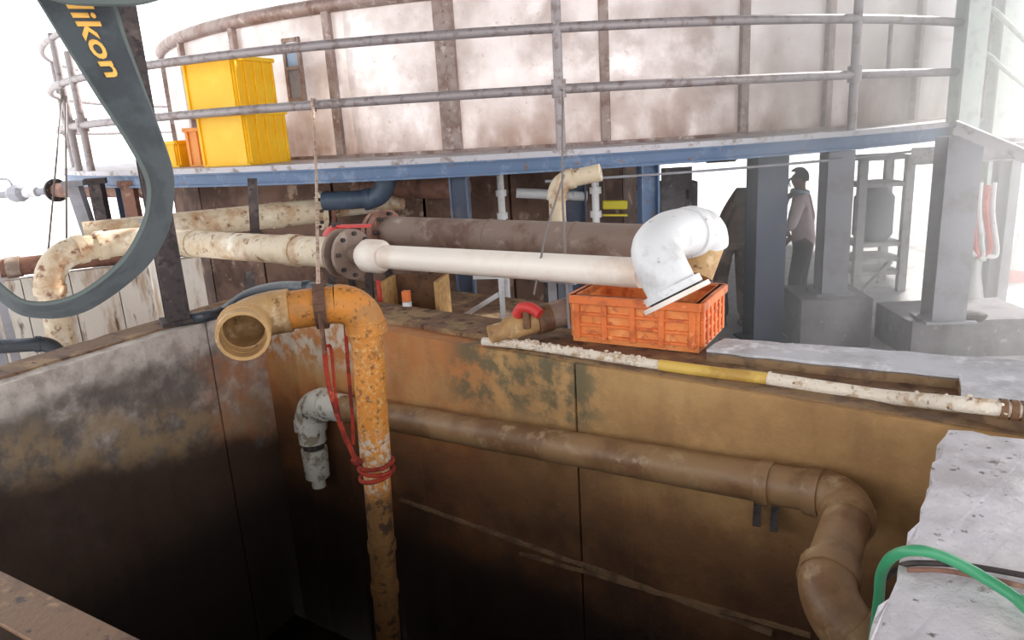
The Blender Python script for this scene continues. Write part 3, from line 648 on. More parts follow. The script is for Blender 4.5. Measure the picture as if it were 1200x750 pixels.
# steel braces at left, under the walkway
for i, (p, q, m, lab) in enumerate((((86, 215), (112, 292), 'greysteel', 'leaning grey brace left of the slim blue column'), ((112, 212), (128, 290), 'darksteel', 'dark brace beside the slim blue column'), ((150, 215), (164, 285), 'brownpipe', 'brown upright close to the black strap'))):
    a, b = at(*p, 8.0), at(*q, 8.0); t = thing('steel_brace', lab, 'brace', b, 'braces under the walkway'); b = b+(b-a)*1.4
    bm = bar(B(), a, b, .13, .10); obj('brace_bar', bm, m, t)
    bm = obox(B(), a, axz(20), (.1, .08, .03)); obj('top_plate', bm, m, t)
for i, (x, y0, y1, Y, m, lab) in enumerate(((296, 212, 276, 5.8, 'darksteel', 'dark hanger strap in front of the upper cream pipe'), (292, 322, 350, 5.2, 'darksteel', 'dark block below the cream pipe'))):
    a, b = at(x, y0, Y), at(x+3, y1, Y); t = thing('pipe_hanger', lab, 'hanger', b)
    bm = bar(B(), a+VZ*.02, b, .07, .02, (0, 1, 0)); obj('strap_bar', bm, m, t)
    bm = obox(B(), b, axz(0), (.05, .05, .02)); obj('foot', bm, m, t)

# ================================================================== WHITE U-BEND and ORANGE CRATE
k0, k1, k2 = on(672, 399, .0), on(819, 414, .0), on(852, 393, .0)
cd_ = (k1-k0).normalized(); cn = Vector((-cd_.y, cd_.x, 0)); CLn = (k1-k0).length; CW = .40
cc = k0+cd_*CLn/2+cn*CW/2; cc.z = .0
CH = wl(672, 340, .0)
crate('orange_crate', 'grimy orange lattice crate on the back rim under the white bend', 'crate', cc, math.degrees(math.atan2(cd_.y, cd_.x)), CLn, CW, .235, 'orange', 'orangeedge', (5, 6), 'orange crate', rows=4)
ub = thing('white_pipe_bend', 'large white pipe bend with flanged mouth tilted over the orange crate', 'pipe bend', dep(790, 330, 3.25))
path = spline([dep(789, 341, 3.07), dep(775, 313, 3.08), dep(770, 291, 3.12), dep(786, 276, 3.2), dep(808, 272, 3.3)], 6)
bm = tube(B(), path, .108, 22); obj('bend_body', bm, 'whitefit', ub, True)
e0 = (path[0]-path[1]).normalized(); bm = tube(B(), [path[0]-e0*.02, path[0]+e0*.012], .128, 24); obj('socket', bm, 'whitefit', ub, True)
bm = tube(B(), [path[0]+e0*.02, path[0]+e0*.04], .15, 24, inner=.05); obj('mouth_flange', bm, 'white', ub, True)
bm = tube(B(), [path[0]+e0*.0, path[0]+e0*.022], .112, 24); obj('gasket', bm, 'darksteel', ub, True)
path2 = spline([path[-1], dep(822, 270, 3.38), dep(828, 282, 3.44), dep(822, 300, 3.46)], 6)
bm = tube(B(), path2[:14], [.100]*14, 20); obj('second_elbow', bm, 'whitefit', ub, True)
q = path[-1]; dq = (path2[2]-path2[0]).normalized(); bm = tube(B(), [q-dq*.03, q+dq*.03], .116, 22); obj('collar', bm, 'whitefit', ub, True)
bm = tube(B(), [path2[12], dep(813, 322, 3.44)], .088, 18); obj('tail_pipe', bm, 'tanpipe', ub, True, 'tan tail pipe')
q = dep(797, 258, 3.24); bm = tube(B(), spline([q-WU*.02-VZ*.04, q-WU*.02+VZ*.02, q+WU*.02+VZ*.02, q+WU*.02-VZ*.04], 4), .006, 6); obj('lifting_eye', bm, 'greysteel', ub, True)

# ================================================================== ORANGE PIPE hanging over the pit
op = thing('orange_pipe', 'orange stained pipe with open elbow mouth hanging down into the pit', 'pipe', (dep(440, 600, 3.3).x, dep(440, 600, 3.3).y, 0))
v1 = dep(427, 352, 3.2); vb = Vector((v1.x-.10, v1.y-.02, -2.32)); h1 = dep(284, 371, 3.12)
mouth = dep(288, 399, 2.86)
def VPz(z): return v1.lerp(vb, (v1.z-z)/(v1.z-vb.z))
kz = dep(440, 548, 3.3).z
ev = arc_corner(vb, v1, h1, .115)
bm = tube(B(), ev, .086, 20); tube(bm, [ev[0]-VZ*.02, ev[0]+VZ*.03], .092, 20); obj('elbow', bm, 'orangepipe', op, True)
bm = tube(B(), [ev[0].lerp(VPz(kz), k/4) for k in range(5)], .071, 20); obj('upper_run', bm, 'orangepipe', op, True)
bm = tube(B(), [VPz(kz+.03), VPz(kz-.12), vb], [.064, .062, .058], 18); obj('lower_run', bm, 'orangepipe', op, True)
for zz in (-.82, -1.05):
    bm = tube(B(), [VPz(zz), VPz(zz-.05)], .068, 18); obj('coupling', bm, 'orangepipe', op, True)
bm = tube(B(), [ev[-1], h1+(v1-h1).normalized()*.17], .083, 20); obj('cross_run', bm, 'orangepipe', op, True)
ml = arc_corner(v1, h1, h1+(mouth-h1).normalized()*.3, .13)
bm = tube(B(), [h1+(v1-h1).normalized()*.20, h1+(v1-h1).normalized()*.12]+ml, .094, 20, inner=.012); obj('elbow', bm, 'tanpipe', op, True)
em = (ml[-1]-ml[-2]).normalized(); bm = tube(B(), [ml[-1]-em*.02, ml[-1]+em*.09], .104, 24, inner=.014); obj('socket_mouth', bm, 'tanpipe', op, True)
for k in range(3):
    q = ml[-1]+em*(.0+.025*k-.02); bm = tube(B(), [q, q+em*.010], .108, 24, inner=.02); obj('ridge', bm, 'tanpipe', op, True)
# suspending rope, belt, red ties
pb = v1.lerp(h1, .36)
hd = (h1-v1).normalized()
t = thing('webbing_belt', 'brown webbing belt looped around the horizontal orange pipe', 'belt', pb)
ring = [pb+(VZ*math.cos(a)+hd.cross(VZ)*math.sin(a))*.095 for a in [2*PI*k/20 for k in range(21)]]
bm = B()
for k in range(20):
    bar(bm, ring[k], ring[k+1], .05, .008, (ring[k]+ring[k+1])/2-pb)
obj('loop', bm, 'belt', t)
fr_ = hd.cross(VZ); fr_ = fr_ if fr_.y < 0 else -fr_
pe = pb+fr_*.1-VZ*.02; bm = bar(B(), pe+VZ*.02, pe-VZ*.16, .05, .008, (1, 0, 0)); obj('hanging_end', bm, 'belt', t)
t = thing('rope', 'thin pale rope from the railing down to the orange pipe', 'rope', pb)
aR = math.degrees(math.atan2(ang(-112.5, RR, 0).y-TC.y, ang(-112.5, RR, 0).x-TC.x))
rtop = None
for a in [x*.1 for x in range(-1250, -1000)]:
    q = ang(a, RR, ZD+.51); dv = q-CAM
    px = 600+F*dv.dot(RT)/dv.dot(FW)
    if px >= 367: rtop = q; break
bm = tube(B(), [rtop+VZ*.02, rtop.lerp(pb, .5)-VZ*.01, pb+VZ*.1+v1*0], .009, 7); obj('rope_line', bm, 'rope', t, True)
bm = tube(B(), [rtop+Vector((.0, -.05, -.05)), rtop+Vector((0, -.05, .05)), rtop+Vector((0, .05, .05)), rtop+Vector((0, .05, -.05)), rtop+Vector((0, -.05, -.05))], .012, 6); obj('knot', bm, 'rope', t)
vx = v1.x
def vp(y, px=0, r=0): q = dep(440, y, 3.2); return q
t = thing('red_cloth_tie', 'dirty red cloth tie hanging from the belt and knotted around the orange pipe', 'cloth tie', pe)
def vdp(x, y, off=0.0):      # a point beside the vertical pipe's axis
    r = ray(x, y); k = (v1.y-off)/r.y; return CAM+r*k
def ribbon(pts, wd, th, upv): 
    bm = B()
    for a_, b_ in zip(pts, pts[1:]): bar(bm, a_, b_+(b_-a_).normalized()*.004, wd, th, upv)
    return bm
s1_ = spline([pe-VZ*.14, vdp(381, 420, .1), vdp(386, 455, .1), vdp(400, 500, .1), vdp(415, 535, .11)], 5)
obj('long_tail', ribbon(s1_, .020, .007, (0, -1, 0)), 'redcloth', t)
s2_ = spline([pe-VZ*.13+WU*.01, vdp(388, 410, .09), vdp(393, 460, .09), vdp(403, 512, .09), vdp(412, 525, .1)], 5)
obj('long_tail', ribbon(s2_, .013, .006, (0, -1, .2)), 'redcloth', t)
s3_ = spline([vdp(404, 372, .0), vdp(408, 430, .02), vdp(413, 490, .02), vdp(414, 520, .04)], 5)
obj('side_tail', ribbon(s3_, .015, .006, (0, -1, 0)), 'redcloth', t)
zk = vdp(440, 548, 0).z
for k, dz in enumerate((0, .028, -.03)):
    bm = B(); c_ = VPz(zk+dz); tilt = Matrix.Rotation(math.radians(6-8*k), 3, 'Y')
    tube(bm, [c_+tilt @ Vector((math.cos(a)*.078, math.sin(a)*.078, 0)) for a in [2*PI*j/24 for j in range(25)]], .010, 8); obj('wrap', bm, 'redcloth', t, True)
bm = B(); q = vdp(418, 540, .09); bmesh.ops.create_icosphere(bm, subdivisions=2, radius=.026, matrix=Matrix.Translation(q))
for v in bm.verts: v.co += Vector((noise.noise(v.co*30), 0, noise.noise(v.co*30+Vector((4, 0, 0)))))*.02
obj('knot', bm, 'redcloth', t, True)
# black hose looping behind the orange pipe
t = thing('black_hose', 'black rubber hose arching over the rim behind the orange pipe', 'hose', on(262, 368, .02))
hp = [on(205, 382, -.3), on(222, 374, -.02), on(240, 371, .05), dep(262, 364, 4.6), dep(290, 346, 4.4), dep(325, 337, 4.2), dep(360, 337, 4.0), dep(384, 340, 3.9), dep(405, 346, 3.9), dep(420, 356, 4.0)]
bm = tube(B(), spline(hp, 6), .034, 12); obj('hose_run', bm, 'blackhose', t, True)
q = dep(360, 337, 4.0); bm = tube(B(), [q-Vector((.02, .005, 0)), q+Vector((.02, -.005, 0))], .042, 12); obj('clip', bm, 'blackhose', t, True)

# ================================================================== PIPE ALONG THE BACK WALL
wpz = thing('wall_pipe', 'long brown wet pipe along the back wall of the pit ending in two elbows', 'pipe', wl(700, 525, -.1))
j0, j1 = wl(400, 478, -.115), wl(1000, 584, -.115)
zleg = j1.z-.0
j2 = on(962, 704, zleg-.06)
j3 = on(1030, 775, zleg-.20)
pipeline(wpz, [j0, j1, j2, j3], .078, 'wallpipe', R=.13, sock=1.1, collars=[(0, .93, 'wallpipe', 1.12, .05)])
for (x, y) in ((888, 596), (908, 602)):
    q = wl(x, y-8, -.03); bm = bar(B(), q, q+Vector((-.02, -.05, -.08)), .03, .03); obj('bracket', bm, 'darksteel', wpz)
we = thing('white_elbow', 'dirty white elbow fitting and short drop pipe inside the pit', 'pipe elbow', wl(362, 540, -.1))
w0 = wl(388, 478, -.125); w1 = wl(361, 474, -.125); w1 = Vector((w1.x, w1.y, w0.z+.005)); w2 = Vector((w1.x, w1.y, wl(361, 512, -.125).z))
pipeline(we, [j0+WU*.02, w1, w2-VZ*.02], .085, 'oldwhite', R=.15)
bm = tube(B(), [w2-VZ*.03, w2-VZ*.07], .066, 16); obj('dark_band', bm, 'darksteel', we, True)
bm = tube(B(), [w2-VZ*.065, w2-VZ*.26], [.082, .076], 18); obj('drop_pipe', bm, 'oldwhite', we, True)
bm = tube(B(), [w2-VZ*.26, w2-VZ*.33], .045, 12); obj('nozzle', bm, 'oldwhite', we, True)

# ================================================================== RIM PIPE, HOSE, CABLE
kp = [(566, 400), (610, 404), (660, 411), (720, 420), (760, 426), (840, 437), (900, 444), (960, 453), (1040, 465), (1120, 473), (1205, 482)]
KP = [on(x, y, -.004 if x < 1100 else .072) for x, y in kp]
t = thing('rim_pipe', 'thin yellow and white encrusted pipe lying along the back rim', 'pipe', KP[5])
pth = spline(KP, 5)
bm = tube(B(), pth[:22], .022, 12); obj('encrusted_run', bm, 'crust', t, True)
bm = tube(B(), pth[21:31], .026, 12); obj('yellow_run', bm, 'yellowpipe', t, True)
bm = tube(B(), pth[30:], .027, 12); obj('white_run', bm, 'crust', t, True)
for i0, i1, cnt, mm in ((2, 21, 330, .009), (30, 50, 200, .007)):
    bm = B()
    for _ in range(cnt):
        u = random.uniform(i0, i1-1); q = pth[int(u)].lerp(pth[int(u)+1], u % 1)+Vector((random.gauss(0, .012), random.gauss(0, .014), random.uniform(-.008, .022)))
        s = mm*random.uniform(.5, 1.5)
        bmesh.ops.create_icosphere(bm, subdivisions=1, radius=s, matrix=Matrix.Translation(q) @ Matrix.Diagonal((random.uniform(.8, 1.8), random.uniform(.8, 1.6), random.uniform(.5, 1), 1)))
    o = obj('crust_lumps', bm, 'crust', t); o['kind'] = 'stuff'
for i in (50, 51):
    pass
q = on(1192, 481, .072); dq = (pth[-1]-pth[-4]).normalized()
for k in range(3):
    bm = tube(B(), [q+dq*(.03*k-.05), q+dq*(.03*k-.03)], .034, 12); obj('rust_collar', bm, 'rustbeam', t, True)
t = thing('green_hose', 'green garden hose arching over the pale ledge into the pit', 'hose', on(1090, 660, .03))
gh = [on(1290, 790, .05), on(1205, 712, .05), on(1150, 675, .06), on(1105, 652, .09), on(1072, 645, .10), on(1046, 652, .06), on(1033, 672, -.02), on(1030, 700, -.12), on(1026, 730, -.26), on(1022, 760, -.45)]
bm = tube(B(), spline(gh, 7), .0125, 12); obj('hose_run', bm, 'green', t, True)
q = gh[1]; bm = tube(B(), [q-(gh[0]-q).normalized()*.02, q+(gh[0]-q).normalized()*.02], .016, 12); obj('clip', bm, 'green', t, True)
t = thing('black_cable', 'thin dark cable lying on the pale ledge beside the green hose', 'cable', on(1140, 668, .03))
bm = tube(B(), spline([on(1040, 676, -.05), on(1058, 662, .03), on(1090, 660, .045), on(1140, 664, .04), on(1210, 676, .04), on(1290, 690, .04)], 6), .007, 8); obj('cable_run', bm, 'darksteel', t, True)
bm = tube(B(), spline([on(1064, 668, .038), on(1100, 668, .038), on(1150, 676, .038), on(1210, 690, .038)], 5), .006, 8); obj('second_strand', bm, 'brownpipe', t, True)
# suspending wires over the white pipe
t = thing('hanging_wire', 'thin wire hanging from the railing post past the white pipe', 'wire', on(667, 380, 0))
q0 = ang(-88.6, RR+.03, ZD+.5); bm = tube(B(), [q0, wl(659, 230, .3), wl(667, 385, .05)], .006, 6); obj('wire_run', bm, 'wire', t, True)
bm = tube(B(), [wl(661, 205, .3), wl(640, 270, .1), wl(626, 345, .12)], .006, 6); obj('side_strand', bm, 'wire', t, True)
for i, (p, q, lab) in enumerate((((73, 110), (56, 300), 'left thin wire hanging by the rail loops'), ((77, 118), (78, 300), 'right thin wire hanging by the rail loops'))):
    a, b = at(*p, 8.2), at(*q, 7.2); t = thing('hanging_wire', lab, 'wire', b); bm = tube(B(), [a, b], .011, 6); obj('wire_run', bm, 'wire', t, True)
    bm = tube(B(), [a-VZ*.03, a+VZ*.05], .022, 6); obj('clip', bm, 'wire', t, True)

# ================================================================== RIGHT BACKGROUND
q0, q1 = on(1002, 344, ZF), on(1062, 344, ZF); q1.y = q0.y
t = thing('steel_rack', 'pale steel rack with shelves and a machine between the two columns', 'rack', ((q0+q1)/2))
ht = at(1005, 185, q0.y).z
for x in (q0.x, q1.x):
    for dy in (0, .5):
        bm = obox(B(), (x, q0.y+dy, (ZF+ht)/2), AX, (.05, .04, (ht-ZF)/2)); obj('upright', bm, 'cabinet', t)
for z in (ZF+.25, ZF+.42, ZF+.62, ht-.02, ht-.35):
    bm = obox(B(), ((q0.x+q1.x)/2, q0.y+.25, z), AX, ((q1.x-q0.x)/2, .27, .025)); obj('shelf', bm, 'cabinet', t)
bm = tube(B(), [Vector(((q0.x+q1.x)/2, q0.y+.25, ZF+.65)), Vector(((q0.x+q1.x)/2, q0.y+.25, ZF+.72)), Vector(((q0.x+q1.x)/2, q0.y+.25, ZF+1.2)), Vector(((q0.x+q1.x)/2, q0.y+.25, ZF+1.35))], [.18, .24, .24, .12], 16); obj('drum', bm, 'greysteel', t, True)
bm = bar(B(), Vector((q0.x+.1, q0.y, ZF+.02)), Vector((q1.x-.15, q0.y, ZF+.4)), .06, .05); obj('brace', bm, 'cabinet', t)
def cone(x, y, s, lab):
    q = on(x, y, ZF); t = thing('traffic_cone', lab, 'cone', q, 'traffic cones')
    bm = tube(B(), [q+VZ*.02, q+VZ*.22*s, q+VZ*.24*s, q+VZ*.7*s], [.17*s, .125*s, .12*s, .03*s], 14); obj('cone_body', bm, 'whitefit', t, True)
    bm = obox(B(), q+VZ*.08*s, AX, (.2*s, .2*s, .08*s), .02); obj('base', bm, 'red', t)
cone(1139, 362, .8, 'pale cone with red base beside the thin posts'); cone(1189, 328, .9, 'pale cone with red base near the right edge')
t = thing('hose_bundle', 'bundle of pink red hoses hanging beside the right column', 'hose', at(1150, 260, 7.6))
for k in range(5):
    x = 1133+k*8; bm = tube(B(), spline([at(x, 214+3*(k % 2), 7.8), at(x-2, 250, 7.75), at(x+3, 290+6*(k % 3), 7.8), at(x+10-5*k, 300, 7.8)], 5), .028, 8); obj('hose_strand', bm, 'red' if k % 2 else 'whitefit', t, True)
t = thing('sloping_beam', 'grey beam sloping down at the far right under the walkway', 'beam', at(1180, 180, 7.4)); a, b = at(1120, 150, 6.3), at(1230, 196, 5.9)
bm = bar(B(), a, b, .08, .09); obj('beam_body', bm, 'cabinet', t); bm = bar(B(), a+VZ*.055, b+VZ*.055, .13, .015); obj('top_flange', bm, 'cabinet', t)
t = thing('cross_beam', 'pale horizontal beam under the walkway at the far right', 'beam', at(1150, 160, 8)); a, b = at(1068, 182, 7.5), at(1260, 172, 6.9)
bm = bar(B(), a, b, .1, .14); obj('beam_body', bm, 'cabinet', t); bm = bar(B(), a-VZ*.08, b-VZ*.08, .2, .02); obj('bottom_flange', bm, 'cabinet', t)
t = thing('stair_rail', 'thin pale green stair handrail curving down at the top right', 'handrail', at(1190, 60, 8.6))
bm = tube(B(), spline([at(1138, 12, 8.6), at(1160, 10, 8.5), at(1180, 26, 8.3), at(1215, 62, 8.0)], 6), .03, 8); obj('upper_rail', bm, 'palegreen', t, True)
bm = tube(B(), spline([at(1142, 64, 8.6), at(1158, 64, 8.5), at(1178, 82, 8.3), at(1215, 112, 8.0)], 6), .026, 8); obj('lower_rail', bm, 'palegreen', t, True)
bm = tube(B(), [at(1142, 14, 8.6), at(1140, 85, 8.6)], .03, 8); obj('post', bm, 'palegreen', t, True)
q = at(845, 178, 8.6); t = thing('ceiling_motor', 'rusty motor hung under the deck left of the broad column', 'motor', q)
bm = tube(B(), [q-AX[0]*.2, q-AX[0]*.16, q+AX[0]*.16, q+AX[0]*.2], [.09, .12, .12, .07], 14); obj('housing', bm, 'rustbeam', t, True)
bm = obox(B(), q+VZ*.13, AX, (.12, .08, .04)); obj('mount', bm, 'darksteel', t)
q = on(795, 330, ZF); qa = at(790, 240, 8.4); t = thing('grey_cabinet', 'grey control cabinet under the tank behind the white bend', 'cabinet', (qa.x, qa.y, ZF))
bm = obox(B(), (qa.x, qa.y, (ZF+at(790, 212, 8.4).z)/2), AX, (.22, .2, (at(790, 212, 8.4).z-ZF)/2), .01); obj('body', bm, 'plinth', t)
bm = obox(B(), (qa.x-.02, qa.y-.205, .2), AX, (.17, .008, .3)); dd_ = obj('door', bm, 'plinth', t); bm = obox(B(), (qa.x+.1, qa.y-.22, .2), AX, (.012, .012, .05)); obj('handle', bm, 'darksteel', dd_)

# ================================================================== PEOPLE
def skin_mesh(name, verts, edges, radii, root=0, sub=2):
    me = bpy.data.meshes.new(name); me.from_pydata([tuple(v) for v in verts], edges, [])
    o = bpy.data.objects.new(name, me); col.objects.link(o)
    o.modifiers.new('skin', 'SKIN'); s = me.skin_vertices[0].data
    for i, r in enumerate(radii):
        rr = r if isinstance(r, tuple) else (r, r); s[i].radius = rr; s[i].use_root = (i == root)
    o.modifiers.new('sub', 'SUBSURF').levels = sub
    dg = bpy.context.evaluated_depsgraph_get(); ev = o.evaluated_get(dg)
    m2 = bpy.data.meshes.new_from_object(ev); bpy.data.objects.remove(o)
    return m2
def chain_mesh(chains, root=0):
    """chains: lists of (key, pos, radius); shared keys join the chains"""
    keys = {}; V = []; R = []; Ed = []
    for ch in chains:
        prev = None
        for k, p, r in ch:
            if k not in keys: keys[k] = len(V); V.append(Vector(p)); R.append(r)
            if prev is not None and (keys[prev], keys[k]) not in Ed: Ed.append((keys[prev], keys[k]))
            prev = k
    return skin_mesh('tmp', V, Ed, R, root)
def place(me, name, m, parent, X):
    bm = bmesh.new(); bm.from_mesh(me)
    for v in bm.verts: v.co = X @ v.co
    return obj(name, bm, m, parent, True)
def add_hand(bm, wrist, dr, side, scale=1):
    dr = dr.normalized(); sv = dr.cross(side).normalized()
    for k, (o, l, r) in enumerate(((-.03, .075, .009), (-.01, .088, .0095), (.012, .082, .009), (.03, .065, .008))):
        a = wrist+dr*.075+side*o; b = a+dr*l*.5+sv*.006; c = b+dr*l*.42+sv*.028; tube(bm, [a, b, c], [r, r*.95, r*.75], 8)
    a = wrist+dr*.03-side*.03; tube(bm, [a, a+dr*.035-side*.03, a+dr*.07-side*.032+sv*.01], [.012, .011, .009], 8)
    ax = (dr, side, sv); obox(bm, wrist+dr*.04, ax, (.05, .04, .014), .008)
def person(name_lab, loc, rz, pose, mats, sc=1.0):
    t = thing('person', name_lab, 'person', loc)
    X = Matrix.Translation(loc) @ Matrix.Rotation(rz, 4, 'Z') @ Matrix.Diagonal((sc, sc, sc, 1))
    P = pose
    body = chain_mesh([
        [('pel', P['pel'], .11), ('waist', P['waist'], .105), ('chest', P['chest'], (.15, .11)), ('neck0', P['neck'], .06), ('neck1', P['neck']+(P['head']-P['neck'])*.45, .052), ('hd', P['head'], (.082, .098)), ('crown', P['head']+(P['head']-P['neck']).normalized()*.085, .066)],
        [('chest', P['chest'], (.15, .11)), ('shL', P['shL'], .058), ('elL', P['elL'], .042), ('wrL', P['wrL'], .028)],
        [('chest', P['chest'], (.15, .11)), ('shR', P['shR'], .058), ('elR', P['elR'], .042), ('wrR', P['wrR'], .028)],
        [('pel', P['pel'], .11), ('hipL', P['hipL'], .082), ('knL', P['knL'], .055), ('anL', P['anL'], .038), ('toL', P['toL'], .032)],
        [('pel', P['pel'], .11), ('hipR', P['hipR'], .082), ('knR', P['knR'], .055), ('anR', P['anR'], .038), ('toR', P['toR'], .032)]])
    bm = bmesh.new(); bm.from_mesh(body)
    for s in 'LR': add_hand(bm, P['wr'+s], P['wr'+s]-P['el'+s], Vector((0, 1, 0)) if abs((P['wr'+s]-P['el'+s]).normalized().y) < .8 else Vector((1, 0, 0)))
    hd = P['head']; fw = P['face'].normalized(); sd = fw.cross(VZ).normalized()
    tube(bm, [hd+fw*.085+VZ*.02, hd+fw*.105-VZ*.02, hd+fw*.112-VZ*.035, hd+fw*.085-VZ*.045], [.008, .014, .016, .008], 8)     # nose
    for s in (-1, 1): bmesh.ops.create_icosphere(bm, subdivisions=1, radius=.026, matrix=Matrix.Translation(hd+sd*.088*s-VZ*.01) @ Matrix.Diagonal((.5, 1, 1.2, 1)))
    for v in bm.verts: v.co = X @ v.co
    ob = obj('body', bm, 'skin', t, True)
    shirt = chain_mesh([
        [('hem', P['pel']-VZ*.07, .125), ('pel', P['pel']+VZ*.02, .14), ('waist', P['waist'], (.14, .125)), ('chest', P['chest'], (.18, .132)), ('nk', P['neck']-VZ*.02, .07)],
        [('chest', P['chest'], (.18, .132)), ('shL', P['shL'], .076), ('elL', P['elL'], .06), ('cuL', P['elL'].lerp(P['wrL'], P.get('sl', .85)), .046)],
        [('chest', P['chest'], (.18, .132)), ('shR', P['shR'], .076), ('elR', P['elR'], .06), ('cuR', P['elR'].lerp(P['wrR'], P.get('sl', .85)), .046)]])
    place(shirt, 'shirt', mats[0], t, X)
    tr = chain_mesh([
        [('wa', P['pel']+VZ*.08, (.135, .115)), ('pel', P['pel'], (.14, .12)), ('hipL', P['hipL'], .103), ('knL', P['knL'], .078), ('anL', P['anL']+VZ*.03, .062)],
        [('pel', P['pel'], (.14, .12)), ('hipR', P['hipR'], .103), ('knR', P['knR'], .078), ('anR', P['anR']+VZ*.03, .062)]])
    place(tr, 'trousers', mats[1], t, X)
    for s in 'LR':
        sh = chain_mesh([[('a', P['an'+s]-VZ*.03+(P['an'+s]-P['to'+s])*.2, .046), ('b', P['an'+s].lerp(P['to'+s], .5)-VZ*.015, .046), ('c', P['to'+s], (.045, .034))]])
        place(sh, 'shoe', mats[2], t, X)
    # hair cap
    bm = B(); bmesh.ops.create_uvsphere(bm, u_segments=16, v_segments=10, radius=1)
    kill = [v for v in bm.verts if (v.co.z < -.1 and (v.co.x*fw.x+v.co.y*fw.y) > -.2) or v.co.z < -.55 or ((v.co.x*fw.x+v.co.y*fw.y) > .55 and v.co.z < .35)]
    bmesh.ops.delete(bm, geom=kill, context='VERTS')
    for v in bm.verts: v.co = X @ (hd+VZ*.025+Vector((v.co.x*.106, v.co.y*.106, v.co.z*.115))*(1+.05*noise.noise(v.co*6)))
    hair = obj('hair', bm, 'hair', t, True)
    # eyes and mouth
    for s in (-1, 1):
        bm = B(); bmesh.ops.create_icosphere(bm, subdivisions=2, radius=.012, matrix=X @ Matrix.Translation(hd+fw*.086+sd*.033*s+VZ*.012)); obj('eye', bm, 'hair', t, True)
    bm = B(); bmesh.ops.create_icosphere(bm, subdivisions=1, radius=.022, matrix=X @ Matrix.Translation(hd+fw*.088-VZ*.062) @ Matrix.Diagonal((1, 1, .3, 1))); obj('mouth', bm, 'bagstrap', t, True)
    return t, X
V3 = lambda *a: Vector(a)
def stand(lean=V3(0, 0, 0), **kw):
    P = dict(pel=V3(0, 0, .93), waist=V3(0, 0, 1.08)+lean*.3, chest=V3(0, 0, 1.30)+lean*.75, neck=V3(0, 0, 1.46)+lean, head=V3(0, .02, 1.60)+lean*1.2,
             shL=V3(-.19, 0, 1.40)+lean*.9, elL=V3(-.24, .02, 1.12)+lean*.6, wrL=V3(-.22, .12, .90)+lean*.5,
             shR=V3(.19, 0, 1.40)+lean*.9, elR=V3(.24, .02, 1.12)+lean*.6, wrR=V3(.22, .12, .90)+lean*.5,
             hipL=V3(-.09, 0, .86), knL=V3(-.10, .03, .48), anL=V3(-.10, -.02, .09), toL=V3(-.11, .14, .035),
             hipR=V3(.09, 0, .86), knR=V3(.10, .03, .48), anR=V3(.10, -.02, .09), toR=V3(.11, .14, .035), face=V3(0, 1, 0))
    P.update(kw); return P
# pale shirt person, seen in three-quarter view, facing left
loc = on(926, 396, ZF); loc = Vector((loc.x+.30, loc.y+.50, ZF))
P = stand(V3(.03, .05, 0), elL=V3(-.30, .10, 1.14), wrL=V3(-.18, .30, 1.06), elR=V3(.30, -.04, 1.14), wrR=V3(.24, .14, .96), knL=V3(-.09, .07, .48), sl=.4)
t, X = person('person in pale pinkish shirt and dark trousers with a diagonal bag strap', loc, math.radians(62), P, ('pinkshirt', 'darktrousers', 'shoe'))
bm = B(); pts = [X @ q for q in (V3(.17, .08, 1.50), V3(.09, .20, 1.40), V3(0, .22, 1.28), V3(-.10, .20, 1.14), V3(-.17, .14, 1.02))]
for a, b in zip(pts, pts[1:]): bar(bm, a, b, .06, .012, (0, -1, 0))
obj('bag_strap', bm, 'bagstrap', t)
bm = tube(B(), [X @ (V3(.03, .06, 1.475)+V3(math.cos(k*PI/8)*.075, math.sin(k*PI/8)*.075, .012*math.sin(k*PI/8))) for k in range(17)], .028, 10); obj('scarf', bm, 'maskwhite', t, True)
# brown jacket person half hidden behind the broad column, back to us, stooping to the right
loc = on(862, 394, ZF); loc = Vector((loc.x+.06, loc.y+.30, ZF))
P = stand(V3(.26, .06, -.08), pel=V3(0, 0, .92), head=V3(.40, .12, 1.46), neck=V3(.30, .08, 1.36), elL=V3(-.10, .05, 1.08), wrL=V3(.0, .25, .98), elR=V3(.46, .10, 1.08), wrR=V3(.52, .28, 1.02), knL=V3(-.12, .06, .48), face=V3(.5, .9, -.2))
person('person in grey brown jacket and khaki trousers stooping behind the broad column', loc, math.radians(-4), P, ('brownjacket', 'khaki', 'shoe'), 1.12)

# ================================================================== CAMERA STRAP hanging close to the lens
st = thing('camera_strap', 'dark slate camera strap with orange lettering hanging close on the left', 'strap', dep(150, 150, .42))
E_ = [  # left edge px, right edge px, depth left, depth right
    ((-20, -120), (62, -135), .42, .42), ((12, -55), (100, -62), .42, .42), ((46, 0), (131, 0), .42, .42), ((78, 52), (147, 48), .42, .428), ((114, 110), (168, 105), .42, .438), ((149, 164), (188, 160), .42, .446),
    ((171, 206), (201, 203), .42, .452), ((174, 236), (201, 236), .42, .455), ((165, 270), (194, 272), .42, .455), ((139, 310), (166, 316), .42, .457), ((88, 347), (98, 364), .42, .458), ((36, 355), (36, 370), .42, .458), ((0, 334), (0, 350), .42, .458), ((-45, 285), (-50, 306), .42, .458)]
Lp = spline([dep(*l, a) for l, r, a, b in E_], 8); Rp = spline([dep(*r, b) for l, r, a, b in E_], 8)
def strap_pt(u, v):            # u: index along the strap, v: 0..1 across
    i = max(0, min(len(Lp)-2, int(u))); f = u-i
    return Lp[i].lerp(Lp[i+1], f).lerp(Rp[i].lerp(Rp[i+1], f), v)
def strap_n(u, v):
    a = strap_pt(u+.1, v)-strap_pt(u-.1, v); b = strap_pt(u, 1)-strap_pt(u, 0); n = a.cross(b).normalized()
    return n if n.dot(CAM-strap_pt(u, v)) > 0 else -n
bm = B(); g = []
